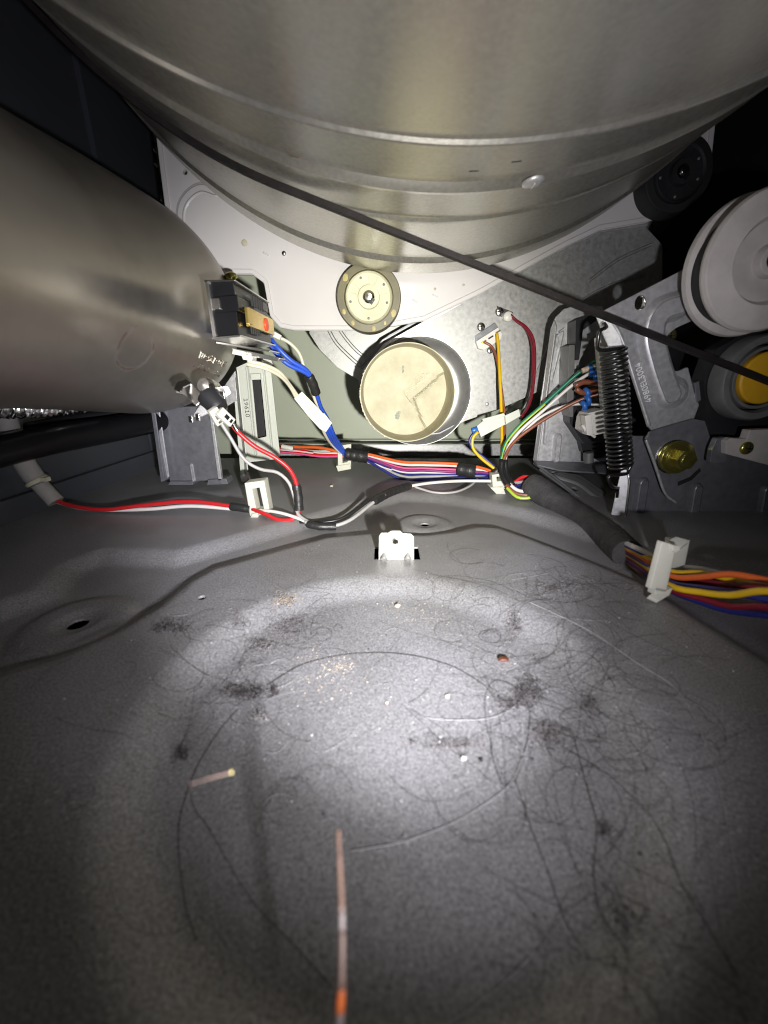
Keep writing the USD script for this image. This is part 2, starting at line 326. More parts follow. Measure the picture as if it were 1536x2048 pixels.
# rear cabinet wall, left side wall, right side wall
t = Thing('rear_wall', 'pale green painted rear panel behind the round duct and white bulkhead', 'wall')
t.add('panel', box((.02, .606, .22), (.70, .004, .56)), 'green_paint', False); t.done()
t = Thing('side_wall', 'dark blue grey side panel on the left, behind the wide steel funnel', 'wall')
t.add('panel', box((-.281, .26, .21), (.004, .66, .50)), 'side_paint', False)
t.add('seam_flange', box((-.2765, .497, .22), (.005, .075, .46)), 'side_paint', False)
t.add('base_lip', box((-.2755, .22, .006), (.006, .55, .022)), 'side_paint', False)
for px, py in ((309, 299), (312, 328), (322, 398)):
    r = ray(px, py); k = -.2735 / r[0]; c = r * k + [0, 0, CAM_H]; t.add('clip_screw', dome(c, (1, 0, 0), .0035, .002), 'bright_steel', 40)
t.done()
one('side_wall', box((.349, .26, .21), (.004, .66, .50)), 'black_matt', 'right side panel behind the motor, its shade painted in as black', 'wall', False)  # black panel colour stands in for the shade on this side
# rear sill rail
t = Thing('rear_sill', 'long pale steel sill strip along the foot of the rear panel', 'sill')
zt, zb = at(800, 886, .56)[2], at(800, 912, .56)[2]
t.add('strip', box((.03, .562, (zt + zb) / 2), (.46, .004, zt - zb)), 'galvanised', False)
t.add('top_lip', box((.03, .556, zt - .0008), (.46, .012, .0016)), 'grey_paint', False)
t.add('upper_lip', box((.03, .592, at(800, 880, .592)[2]), (.50, .008, .002)), 'grey_paint', False); t.done()

# ================================================================ DRUM
XC, ZC, R = .0317, .4680, .2840
prof = []
def pr(y, d): prof.append((R + d, y))
for y, d in ((-.12, 0), (.05, 0), (.1780, -.0002), (.1797, .0001), (.1806, .0013), (.1816, .0015), (.1838, -.0028), (.1860, -.0032), (.200, -.0030), (.2150, -.0030), (.2185, -.0022), (.2205, -.0032), (.2226, -.0060), (.2262, -.0062), (.2285, -.0042), (.2310, -.0026), (.2345, -.0036), (.2375, -.0042),
             (.2640, -.0042), (.2665, -.0036), (.2682, -.0060), (.2722, -.0062), (.2745, -.0044), (.2775, -.0042), (.339, -.0042), (.3440, -.0036), (.3456, -.0058), (.3490, -.0058), (.3512, -.0036), (.3535, -.0018), (.366, -.0014), (.383, -.0014), (.3862, -.0022), (.3870, -.006), (.387, -.05), (.392, -.28)): pr(y, d)
def smooth_prof(pf, m=3):
    return pf
t = Thing('drum', 'large brushed steel tumbler drum filling the top of the picture', 'drum')
P = []
for x in np.linspace(0, 2 * np.pi, 361)[:-1]:
    P.append([[XC + r * math.sin(x), y, ZC - r * math.cos(x)] for r, y in prof])
dm = grid_mesh(np.array(P), wrap_u=True); dm.invert(); t.add('shell', dm, 'drum_steel', 20)
def on_drum(px, py):
    r = ray(px, py); o = np.array([-XC, 0, CAM_H - ZC]); A = r[0]**2 + r[2]**2; B = 2 * (o[0] * r[0] + o[2] * r[2]); C = o[0]**2 + o[2]**2 - (R - .0034)**2
    k = (-B - math.sqrt(max(B * B - 4 * A * C, 0))) / (2 * A); return r * k + [0, 0, CAM_H]
def drum_n(p): n_ = np.array([p[0] - XC, 0, p[2] - ZC]); return n_ / np.linalg.norm(n_)
c = on_drum(1066, 361); rv = t.add('rivet', dome(c, drum_n(c), .0052, .0022), 'galvanised', 40)
rv.add('rivet_mark', box(c + drum_n(c) * .0023, (.0006, .005, .0004)), 'white_plug', False)
for px, py in ((590, 313), (948, 340), (1033, 321)):
    c = on_drum(px, py); n_ = drum_n(c); t.add('slot', box(c, (.0042, .0010, .0008), frame(np.cross([0, 1, 0], n_), n_)), 'ink' if px > 700 else 'bright_steel', False)
t.done()
# belt round the drum to the motor pulley
YB = .258
a, b = at(450, 335, YB)[[0, 2]], at(1536, 768, YB)[[0, 2]]
RB = R - .0012
d_ = (b - a) / np.linalg.norm(b - a); ang0 = math.atan2(-d_[0] * 0 + d_[1], d_[0])     # heading of the free run
th = ang0                                        # tangent point: drum angle whose tangent has that heading
tp = np.array([XC + RB * math.sin(th), ZC - RB * math.cos(th)])
free_dir = np.array([math.cos(th), math.sin(th)])
arc = [(XC + RB * math.sin(x), YB, ZC - RB * math.cos(x)) for x in np.linspace(-2.4, th, 90)]
end = tp + free_dir * .42
pth = np.array(arc + [(tp[0] + free_dir[0] * s, YB, tp[1] + free_dir[1] * s) for s in np.linspace(.01, .42, 50)])
def strap(path, w, h):
    V = []; p = path; tt = np.gradient(p, axis=0); tt /= np.linalg.norm(tt, axis=1, keepdims=True); nn = np.cross(tt, [0, 1., 0])
    prof_ = [(-w, -h), (-w, h), (-w * .6, h * .5), (-w * .2, h), (w * .2, h * .5), (w * .6, h), (w, h * .6), (w, -h)]
    return grid_mesh(np.array([[p[i] + np.array([0, 1., 0]) * u + nn[i] * v for i in range(len(p))] for u, v in prof_]), wrap_u=True)
one('drum_belt', strap(pth, .0024, .0015), 'belt_rubber', 'thin dark ribbed rubber belt slanting across under the drum', 'belt', False)

# ================================================================ BULKHEAD
pl = YP(.405)
bw = [(312, 262), (320, 330), (334, 440), (342, 548), (505, 549), (528, 566), (534, 600), (540, 632), (560, 655), (590, 661), (700, 661), (790, 652), (850, 641), (910, 612), (960, 588), (1060, 532), (1130, 494), (1200, 461), (1290, 446), (1330, 430), (1420, 330), (1440, 150), (900, 100), (420, 130)]
t = Thing('bulkhead', 'white enamelled bulkhead plate behind the drum with cutaway lower corners', 'bulkhead')
hb = [disc_uv(pl, 370, 344, 4.5), disc_uv(pl, 568, 507, 4)]
t.add('plate', plate(pl, bw, .004, hb, rnd=.004), 'white_enamel', 30)
pb = poly_uv(pl, bw, .004); lip = pb.buffer(-.0005).difference(pb.buffer(-.004)); 
t.add('rim', extr(pl, lip, .0, .0016), 'white_enamel', 30)
t.add('bead', bead(pl, [(362, 470), (362, 420), (376, 392), (402, 376), (430, 384)], .0042, .0007), 'white_enamel', 40)
for px, py, r in ((489, 486, 6),): t.add('plug', dome(at(px, py, .405), (0, -1, 0), pxs(r, px, py, .405), .0012), 'lint_beige', 40)
t.add('plug', dome(at(568, 507, .405), (0, -1, 0), pxs(4.5, 568, 507, .405), .0015), 'bright_steel', 40)
for px, py in ((870, 578), (927, 570)): t.add('rust_spot', dome(at(px, py, .405), (0, -1, 0), pxs(2.5, px, py, .405), .0005), 'crumb_tan', 40)
for px, py in ((532, 508), (870, 592), (830, 602)):
    t.add('pressed_tab', box(at(px, py, .4045), (.0050, .0012, .0016), frame((1, 0, -.5))), 'white_enamel', False)
t.done()

# ================================================================ SUPPORT ROLLERS
def roller(px, py, rpx, Y, label, tm='tyre_rubber', hm='hub_nylon'):
    t = Thing('support_roller', label, 'roller', None)
    c = at(px, py, Y); r = pxs(rpx, px, py, Y); ax = (0, -1, 0)
    t.add('tyre', lathe(c + [0, .014, 0], ax, [(r * .70, 0), (r * .96, 0), (r, .002), (r, .016), (r * .97, .018), (r * .76, .0183), (r * .74, .015), (r * .74, 0)]), tm, 40)
    hb = t.add('hub', lathe(c + [0, .012, 0], ax, [(r * .745, 0), (r * .745, .0165), (r * .70, .0185), (r * .66, .0170), (r * .34, .0165), (r * .32, .0205), (r * .18, .0205), (r * .17, .005)]), hm, 35)
    for k in range(14):
        a = k * 2 * np.pi / 14 + .2
        if k % 3 == 1: hb.add('pip', dome(c + [r * .58 * math.cos(a), -.0048, r * .58 * math.sin(a)], ax, .0011, .0006), 'dull_grey', 40)
        else: hb.add('rib', box(c + [r * .50 * math.cos(a), -.0047, r * .50 * math.sin(a)], (r * .26, .0014, .0007), frame((math.cos(a), 0, math.sin(a)), (0, 1, 0))), hm, False)
    sh = t.add('shaft', lathe(c, ax, [(r * .13, -.02), (r * .13, .009), (r * .10, .0105), (1e-5, .0107)], 24), 'bright_steel', 40)
    t.add('retaining_clip', [box(c + [.0012, -.0085, -.0022], (.0074, .0012, .0052), frame((1, 0, -.75), (0, 1, 0)))], 'spring_steel', False)
    for k, (a, s) in enumerate(() if tm != 'tyre_rubber' else ((2.5, .0042), (-.5, .004), (-1.4, .003), (-2.2, .0028), (3.6, .003), (-.95, .0022))):
        q = c + [r * .86 * math.cos(a), -.0039, r * .86 * math.sin(a)]
        m = trimesh.creation.icosphere(2, 1.); m.apply_scale([s * .7, .0004, s]); m.vertices += .25 * s * (meshkit.noise(m.vertices * 700 + k) - .5)[:, None] * [1, .1, 1]; m.apply_translation(q)
        t.add('grease_stain', m, 'tyre_stain', True)
    return t.done()
roller(738, 597, 64, .391, 'olive rubber drum roller with yellowed hub above the round duct')
roller(1352, 352, 66, .391, 'drum roller at upper right beneath the drum, shade painted in as black', 'black_matt', 'motor_black')  # black tyre and hub colours stand in for the shade here

# ================================================================ BLOWER HOUSING AND DUCT
PC = (815, 788); YR = .345; c0 = at(*PC, YR); RP = pxs(95, *PC, YR); YV = .415
pl = YP(YV); cu = pl.uv(*PC)
arcpts = []
vp = [(728, 742), (770, 690), (860, 640), (985, 570), (1060, 531), (1130, 494), (1200, 462), (1290, 452), (1325, 490), (1325, 560), (1300, 700), (1230, 780), (1115, 765), (1062, 790), (995, 820), (930, 842), (880, 868), (815, 875), (750, 850), (722, 800)]
t = Thing('blower_housing', 'spangled galvanised blower housing carrying the round duct in the middle', 'housing')
hole = Point(c0[0], c0[2]).buffer(RP * .97)
fc_ = at(838, 786, YV); fr_ = pxs(103, 838, 786, YV); hole_uv = disc_uv(pl, 838, 786, 101)
t.add('front_plate', plate(pl, vp, .0018, [hole_uv], rnd=.003), 'spangle', 30)
vpoly = poly_uv(pl, vp, .003); wall = vpoly.buffer(.0002).difference(vpoly.buffer(-.0014)); w_ = extr(pl, wall, .034); w_.apply_translation([0, .0022, 0]); t.add('side_band', w_, 'dark_galvanised', 30)
seam = LineString([pl.uv(*q) for q in ((728, 742), (770, 690), (860, 640), (985, 570), (1060, 531), (1130, 494), (1200, 462), (1290, 450))]); sm = seam.buffer(.0016); 
t.add('seam_lip', extr(pl, sm.buffer(0), .0, .0022), 'galvanised', 30)
t.add('seam_shade_strip', extr(pl, affinity.translate(seam, -.0022, .0042).buffer(.0009), .004, .0004), 'dark_galvanised', 30)  # dark strip standing in for the shadow cast along the seam
bp = [(617, 664), (640, 700), (675, 735), (712, 757), (760, 800), (900, 700), (1080, 560), (1080, 500), (850, 560), (700, 600)]
plb = YP(.452)
t.add('back_flange', plate(plb, bp, .002, rnd=.002), 'spangle', 30)
t.add('bead', bead(plb, [(655, 655), (672, 685), (698, 712), (724, 735)], .0020, .0014), 'spangle', 40)
t.add('bead', bead(plb, [(676, 655), (694, 680), (716, 704), (742, 722)], .0018, .0014), 'spangle', 40)
t.add('bead', bead(pl, [(1040, 838), (1060, 780), (1084, 720), (1120, 650), (1165, 600), (1230, 566), (1290, 552)], .0012, .0012), 'spangle', 40)
t.add('bead', bead(pl, [(1180, 560), (1235, 520), (1300, 490)], .0016, .0012), 'spangle', 40)
for px, py, r in ((974, 808, 4), (1157, 648, 5)): t.add('rivet', dome(at(px, py, YV), (0, -1, 0), pxs(r, px, py, YV), .0012), 'galvanised', 40)
t.add('duct_recess', lathe(fc_ + [0, .0004, 0], (0, 1, 0), [(fr_ * 1.01, -.0008), (fr_ * .985, -.0006), (fr_ * .95, .0022), (fr_ * .88, .0055), (fr_ * .78, .0085), (RP * .70, .0095)], 96), 'burnished', 50)
# stub duct
L = YV - YR
P = lathe((c0[0], YR, c0[2]), (0, 1, 0), [(RP, L), (RP, .004), (RP * 1.004, .0012), (RP * 1.0, 0), (RP * .985, 0), (RP * .975, .0012), (RP * .972, .006), (RP * .968, .018), (RP * .972, .020), (RP * .965, .044)], 120)
v = P.vertices; v[:, [0, 2]] += .0002 * (meshkit.noise(v * 300)[:, None] - .5)
dct = t.add('duct', P, 'lint_beige', 45, label='round open duct stub coated inside with beige lint')
YE = YR + .034
G, H = np.meshgrid(np.linspace(0, 2 * np.pi, 90, endpoint=False), np.linspace(0, 1, 30), indexing='ij')
ex, ez = c0[0] + RP * .97 * H * np.cos(G), c0[2] + RP * .97 * H * np.sin(G)
kx, kz = at(826, 796, YE)[[0, 2]]; u1 = np.array(at(888, 742, YE)[[0, 2]]) - [kx, kz]; u2 = np.array(at(850, 862, YE)[[0, 2]]) - [kx, kz]
u1 /= np.linalg.norm(u1); u2 /= np.linalg.norm(u2)
dx, dz = ex - kx, ez - kz; s1 = dx * -u1[1] + dz * u1[0]; s2 = dx * u2[1] - dz * u2[0]
inside = np.minimum(-s1, -s2) if True else 0    # >0 in the wedge to the right of the fold
dep = .005 * step((inside + .0012) / .0024) + .16 * np.clip(inside, 0, .03) - .0035 * step((.010 - np.abs(s1 - .002)) / .012) * (dx * u1[0] + dz * u1[1] > -.004)
lip = np.exp(-(inside / .0012)**2) * .0022
ey = YE + dep * .9 - lip + .0012 * (meshkit.fbm(np.stack([ex * 90, ez * 90, ex * 0], -1), 3) - .5) + .012 * H * 0
em = grid_mesh(np.stack([ex, ey, ez], -1), wrap_u=True); em.fix_normals(); dct.add('folded_baffle', em, 'lint_beige', 25)
V = []
for k in range(900):                             # lint fringe on the rim and fluff along the fold
    if k < 110:
        a = rng.normal(3.55, .45); q = np.array([c0[0] + RP * 1.0 * math.cos(a), YR + rng.uniform(0, .003), c0[2] + RP * 1.0 * math.sin(a)]); s = rng.uniform(.0004, .0010)
    else:
        s_ = rng.uniform(-.004, .026); o = rng.normal(.0046, .0030); q = np.array([kx + u1[0] * s_ - u1[1] * o, YE - .0016, kz + u1[1] * s_ + u1[0] * o]); s = rng.uniform(.0002, .00055)
    m = trimesh.creation.icosahedron(); m.apply_scale(s * rng.uniform(.6, 1.3, 3)); m.apply_translation(q); V.append(m)
t.add('lint_fringe', V, 'lint_white', False, kind='stuff')
for px, py, w, h in ((794, 828, .0030, .0050), (806, 738, .0010, .0036)):
    m = trimesh.creation.icosphere(3, 1.); m.apply_scale([w, .0004, h]); m.vertices += 1.5 * w * (np.stack([meshkit.fbm(m.vertices * 600, 3, 1), m.vertices[:, 0] * 0 + .5, meshkit.fbm(m.vertices * 600, 3, 9)], -1) - .5); m.apply_translation(at(px, py, YE + .0001)); dct.add('lint_smear', m, 'lint_smudge', True)
t.done()

# ================================================================ STEEL FUNNEL (burner cone) ON THE LEFT
q4 = spline([[-.2015, .0, .153, .063], [-.2015, .08, .153, .0637], [-.2015, .20, .153, .0672], [-.1995, .27, .152, .0730], [-.196, .325, .1495, .0768], [-.193, .350, .1475, .0745], [-.190, .370, .1455, .0675], [-.188, .387, .1435, .057], [-.187, .402, .142, .046]], step=.0015)
s_ = np.concatenate([[0], np.cumsum(np.linalg.norm(np.diff(q4, axis=0), axis=1))]); q4 = np.array([np.interp(np.linspace(0, s_[-1], 150), s_, q4[:, k]) for k in range(4)])
from scipy.ndimage import gaussian_filter1d
q4 = gaussian_filter1d(q4, 2.0, axis=1, mode='nearest').T; Cc, Rr = q4[:, :3], q4[:, 3]
T = np.gradient(Cc, axis=0); T /= np.linalg.norm(T, axis=1, keepdims=True)
NA = 160; FP = np.zeros((NA, len(Cc), 3))
for i in range(len(Cc)):
    # tilt rings towards the view-plane so that the outline is the one seen
    u = np.cross(T[i], [0, 0, 1]); u /= np.linalg.norm(u); w = np.cross(u, T[i])
    for k in range(NA):
        a = 2 * np.pi * k / NA; FP[k, i] = Cc[i] + Rr[i] * (math.cos(a) * u + math.sin(a) * w)
pxy = proj(FP)
def dent(px, py, rad, h):
    global FP
    d = np.hypot(pxy[..., 0] - px, pxy[..., 1] - py); front = (FP - Cc[None]); nn = front / np.linalg.norm(front, axis=-1, keepdims=True)
    FP = FP + nn * (h * np.exp(-(d / rad)**2))[..., None]
dent(376, 590, 22, -.0022); dent(394, 630, 16, .0012); dent(330, 775, 30, -.0012)
t = Thing('burner_funnel', 'wide tapering steel burner funnel at left with a rusty ring stain', 'funnel')
fu = grid_mesh(FP, wrap_u=True); fu.invert() if np.mean(np.einsum('ij,ij->i', fu.face_normals, fu.triangles_center - Cc[np.argmin(np.linalg.norm(fu.triangles_center[:, None] - Cc[None], axis=-1), 1)])) < 0 else None
sc = None
vis = (FP - np.array([0, 0, CAM_H])); nrm = FP - Cc[None]; facing = np.einsum('ijk,ijk->ij', vis, nrm) < 0
def on_cone(px, py, lift=.0):                 # nearest visible sample, refined on its triangle fan
    d = np.hypot(pxy[..., 0] - px, pxy[..., 1] - py) + np.where(facing, 0, 1e6); k, i = np.unravel_index(np.argmin(d), d.shape)
    n_ = nrm[k, i] / np.linalg.norm(nrm[k, i]); p0 = FP[k, i]; r = ray(px, py); o = np.array([0, 0, CAM_H])
    return o + r * (np.dot(p0 - o, n_) / np.dot(r, n_)) + n_ * lift, n_
pst, _ = on_cone(272, 700); rs = np.linalg.norm(on_cone(302, 700)[0] - pst)
# the stain: a ring of rust with a broken outline, in the steel's own colour
nd = {'g': ('geometry', {}), 'n': ('noise_texture', dict(scale=14., detail=4., roughness=.6)), 'r': ('rgb_ramp', dict(ramp=[(.3, (.36, .335, .295)), (.7, (.45, .42, .375))])),
      'sub': ('vector_math', dict(math_type='subtract', vector2=tuple(pst))), 'nw': ('noise_texture', dict(scale=160., detail=3.)), 'ln': ('vector_math', dict(math_type='length')),
      'wob': ('math', dict(math_type='multiply_add', value2=.0030, value3=-.0015)), 'ad': ('math', dict(math_type='add')),
      'd': ('math', dict(math_type='subtract', value2=float(rs * 1.12))), 'ab': ('math', dict(math_type='absolute')),
      'mr': ('map_range', dict(from_min=.0003, from_max=.0015, to_min=1., to_max=0., clamp=True)), 'nb2': ('noise_texture', dict(scale=70., detail=2.)), 'mk': ('map_range', dict(from_min=.38, from_max=.52, to_min=0., to_max=.9, clamp=True)),
      'mu': ('math', dict(math_type='multiply')), 'mx': ('mix_color', dict(b=(.07, .04, .026))), 'mt': ('map_range', dict(from_min=0., from_max=1., to_min=.85, to_max=.1)),
      'nb': ('noise_texture', dict(scale=1800., detail=3.)), 'b': ('bump', dict(strength=.08, distance=.0006)), 'mro': ('map_range', dict(from_min=.3, from_max=.7, to_min=.30, to_max=.44)), 'p': ('principled_bsdf', {})}
lk = [('g.position', 'n.vector'), ('n.fac', 'r.fac'), ('g.position', 'sub.vector1'), ('sub.vector', 'ln.vector1'), ('g.position', 'nw.vector'), ('nw.fac', 'wob.value1'), ('ln.value', 'ad.value1'), ('wob.value', 'ad.value2'),
      ('ad.value', 'd.value1'), ('d.value', 'ab.value1'), ('ab.value', 'mr.value'), ('g.position', 'nb2.vector'), ('nb2.fac', 'mk.value'), ('mr.result', 'mu.value1'), ('mk.result', 'mu.value2'), ('mu.value', 'mx.fac'), ('r.color', 'mx.a'), ('mx.result', 'p.base_color'),
      ('mu.value', 'mt.value'), ('mt.result', 'p.metallic'), ('g.position', 'nb.vector'), ('nb.fac', 'b.height'), ('b.normal', 'p.normal'), ('n.fac', 'mro.value'), ('mro.result', 'p.roughness')]
MATS['stained_steel'] = usdkit.material(stage, LOOKS + '/stained_steel', nd, lk, surface='p.BSDF')
t.add('cone', fu, 'stained_steel', 50)
def cone_text(s, a, b, hpx):
    (pa, na), (pb_, _) = on_cone(*a), on_cone(*b); x = pb_ - pa; L = np.linalg.norm(x); x /= L; y = np.cross(na, x)
    m = meshkit.text_mesh(s, 1., .1); w = m.bounds[1][0]; hh = pxs(hpx, *a, .30); v = m.vertices
    P_ = pa + (v[:, :1] * L / w) * x + v[:, 1:2] * hh * y
    c_ = proj(P_); out = np.array([on_cone(*q_)[0] for q_ in c_]); n2 = np.array([on_cone(*q_)[1] for q_ in c_])
    m.vertices = out + n2 * np.where(v[:, 2:3] > .05, .00045, -.0006); return m
t.add('stamped_mark', cone_text('CO 110-07', (446, 746), (396, 724), 14), 'emboss', False)
t.add('stamped_mark', cone_text('ALG-125-01', (454, 724), (402, 702), 14), 'emboss', False)
t.done()

# ================================================================ FLAME SENSOR BOX, THERMOSTAT, STANDS AT THE LEFT
YF, YK = .250, .318
t = Thing('sensor_box', 'black plastic flame sensor box with brass terminal strip on the funnel mouth', 'sensor')
def block(pts, y0, y1, mat, rnd=.0006): return plate(YP(y0), pts, y1 - y0, rnd=rnd)
t.add('housing', [block([(413, 565), (465, 564), (470, 589), (416, 595)], YF, YK, 0), block([(418, 594), (470, 589), (474, 625), (422, 632)], YF + .003, YK, 0), block([(422, 627), (473, 622), (478, 669), (430, 674)], YF - .0008, YK, 0)], 'black_plastic', 30)
t.add('cover_step', block([(424, 594), (474, 590), (478, 622), (427, 628)], YF - .0002, YF + .03, 0), 'black_plastic', 30)
t.add('spring_clip', block([(420, 597), (437, 596), (440, 618), (423, 620)], YF - .0016, YF + .002, 0), 'bright_steel', 30)
t.add('bracket', [block([(410, 562), (416, 562), (432, 676), (426, 677)], YF - .002, YF + .012, 0), block([(423, 675), (481, 669), (482, 673), (424, 679)], YF - .003, YK + .006, 0), block([(408, 560), (470, 559), (470, 562), (408, 564)], YF - .002, YK, 0)], 'bright_steel', 30)
xs = at(478, 640, YF)[0]; zc = at(476, 634, YF)[2]
t.add('side_panel', box((xs + .0004, (YF + YK) / 2 + .006, zc + .0005), (.0010, .052, .0080)), 'dull_grey', False)
bs = t.add('terminal_strip', box((xs + .0018, (YF + YK) / 2 + .004, zc + .0015), (.0022, .056, .0105)), 'brass', False)
bs.add('terminal_tongue', box((xs + .0034, YF + .008, zc + .0015), (.0016, .008, .0085)), 'brass', False)
bs.add('red_dot', dome((xs + .0030, YF + .046, zc + .0012), (1, 0, 0), .0042, .0012), 'red_paint', 40)
xs2 = at(467, 585, YF)[0]
for k in range(5): t.add('vent_slot', box((xs2 + .0030, YF + .024 + k * .0052, at(470, 590, YF)[2] + .0012), (.0008, .0022, .0068)), 'ink', False)
for k in range(5): t.add('vent_slot', box((xs + .0006, YF + .020 + k * .004, at(476, 655, YF)[2] + .0005), (.0008, .0016, .0040)), 'ink', False)
t.add('mounting_screw', [dome(at(462, 556, .345), (0, -.6, 1), .005, .004), cyl(at(462, 558, .345), at(470, 570, .345), .003, 12)], 'zinc_yellow', 40)
t.done()

# terminal block below the sensor box, with the cream wires
t = Thing('terminal_clip', 'small pale terminal clip under the sensor box where cream wires start', 'terminal')
t.add('bracket', [block([(432, 683), (540, 700), (540, 704), (432, 687)], .300, .327, 0), block([(464, 696), (560, 716), (556, 723), (466, 706)], .304, .322, 0)], 'bright_steel', 30)
t.add('terminal', [block([(466, 698), (492, 704), (490, 713), (464, 708)], .298, .308, 0), block([(482, 708), (505, 712), (504, 722), (486, 719)], .296, .306, 0)], 'white_plug', 30); t.done()

# limit thermostat on its bracket
t = Thing('limit_thermostat', 'bright metal limit thermostat on a tilted bracket under the funnel mouth', 'thermostat')
YT = .238
pT = Plane(at(412, 800, YT), (.35, -.9, -.25))
t.add('flange', plate(pT, [(388, 827), (424, 776), (456, 772), (463, 786), (452, 795), (430, 820), (404, 833), (386, 835)], .0012, rnd=.0008), 'bright_steel', 30)
t.add('flange', plate(Plane(at(412, 800, YT + .006), (.35, -.9, -.25)), [(392, 818), (430, 774), (458, 780), (420, 828), (398, 830)], .0010, rnd=.0008), 'bright_steel', 30)
pB = Plane(at(385, 795, YT - .002), (-.1, -.85, .5))
t.add('bracket', [plate(pB, [(352, 772), (368, 762), (384, 768), (408, 795), (392, 812), (372, 792), (364, 788), (352, 786)], .0012, rnd=.0006), plate(Plane(at(362, 772, YT - .003), (.4, -.5, .8)), [(348, 776), (354, 764), (372, 758), (384, 766), (366, 774), (362, 783)], .001, rnd=.0005)], 'bright_steel', 30)
a, b = at(416, 796, YT), at(440, 822, YT - .003); ax = b - a
t.add('body', lathe(at(424, 800, YT), ax, [(.0001, -.004), (.0066, -.004), (.0070, -.002), (.0066, .000), (.0062, .005), (.0050, .0075), (.0001, .0078)], 40), 'motor_black', 35)
c = at(410, 771, YT); t.add('cap_screw', lathe(c, (-.2, -.8, .3), [(.0001, -.008), (.0052, -.008), (.0054, -.002), (.0050, 0), (.0040, .0018), (.0001, .0022)], 30), 'bright_steel', 40)
for (p0, p1) in (((424, 818), (440, 846)), ((438, 822), (463, 846))):
    a, b = at(*p0, YT - .009), at(*p1, YT - .004); Rf = frame(b - a, (.5, -.8, .4)); L = np.linalg.norm(b - a)
    sp = t.add('spade_terminal', box((a + b) / 2, (L * 1.02, .0030, .0056), Rf), 'white_nylon', False)
    sp.add('window', box((a + b) / 2 + Rf[1] * .0014, (L * .30, .0010, .0026), Rf), 'bright_steel', False)
    sp.add('window', box((a + b) / 2 + Rf[1] * .0014 + Rf[0] * L * .34, (L * .16, .0010, .0026), Rf), 'bright_steel', False)
t.add('lug', [box(at(*q_, YT), (.0022, .0016, .0040)) for q_ in ((382, 838), (446, 790), (396, 834))], 'bright_steel', False); t.done()

# folded stand under the funnel
t = Thing('funnel_stand', 'dark galvanised folded stand holding up the funnel, standing on two toes', 'stand')
YS = .352
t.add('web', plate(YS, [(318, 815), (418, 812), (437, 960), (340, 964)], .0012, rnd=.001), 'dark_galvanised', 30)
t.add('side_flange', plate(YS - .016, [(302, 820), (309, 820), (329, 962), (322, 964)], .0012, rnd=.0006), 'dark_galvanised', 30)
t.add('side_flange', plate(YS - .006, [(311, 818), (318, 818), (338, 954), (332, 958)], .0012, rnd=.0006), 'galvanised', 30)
t.add('side_return', plate(Plane(at(318, 890, YS - .008), (1, -.35, 0)), [(304, 822), (320, 818), (338, 958), (324, 962)], .0008), 'dark_galvanised', 30)
t.add('right_lip', plate(YS - .004, [(417, 814), (423, 816), (443, 958), (437, 962)], .004, rnd=.0004), 'galvanised', 30)
t.add('bead', bead(YP(YS), [(383, 930), (388, 960)], .0016, .0013), 'galvanised', 40)
for pp in ([(340, 963), (384, 963), (386, 970), (336, 970)], [(416, 960), (452, 957), (456, 968), (414, 970)]):
    q_ = np.mean(pp, 0); t.add('toe', plate(YS - .004, pp, .014, rnd=.0004), 'dark_galvanised', 30)
t.done()

# slotted post beside it
YPo = .385
t = Thing('slotted_post', 'pale grey green slotted sheet metal post with an ink number, left of the harness', 'post')
pl = YP(YPo); slot = poly_uv(pl, [(503, 750), (521, 750), (533, 873), (515, 877)], .0012)
t.add('web', plate(pl, [(472, 735), (494, 725), (540, 724), (560, 912), (556, 918), (494, 925), (484, 955)], .0014, [slot], rnd=.0008), 'grey_paint', 30)
t.add('flange', plate(YPo - .010, [(466, 763), (473, 757), (490, 955), (482, 961)], .0016, rnd=.0006), 'grey_paint', 30)
t.add('flange_return', plate(Plane(at(478, 860, YPo - .004), (-.9, -.5, 0)), [(471, 758), (474, 740), (494, 940), (489, 955)], .0012), 'grey_paint', 30)
t.add('bead', bead(pl, [(495, 735), (512, 908)], .0016, .0020), 'grey_paint', 40)
t.add('bead', bead(pl, [(528, 738), (545, 900)], .0013, .0016), 'grey_paint', 40)
t.add('slot_tongue', plate(YPo - .004, [(500, 748), (520, 747), (521, 759), (502, 760)], .006, rnd=.0004), 'grey_paint', 30)
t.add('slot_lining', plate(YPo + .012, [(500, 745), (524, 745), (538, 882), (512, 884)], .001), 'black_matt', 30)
t.add('foot', plate(YPo - .012, [(480, 952), (490, 948), (493, 962), (484, 966)], .01, rnd=.001), 'galvanised', 30)
t.add('upper_tab', plate(YPo - .004, [(524, 712), (538, 709), (546, 730), (530, 735)], .004, rnd=.001), 'grey_paint', 30)
t.add('stamped_number', text(pl, '19610', (487, 796), (492, 834), 8), 'ink', False)
t.done()
# side arm joining the post to the stand
one('post_stay', plate(.372, [(436, 790), (470, 742), (474, 800), (455, 812)], .002), 'galvanised', 'small grey sheet stay between the thermostat and the slotted post', 'stay')

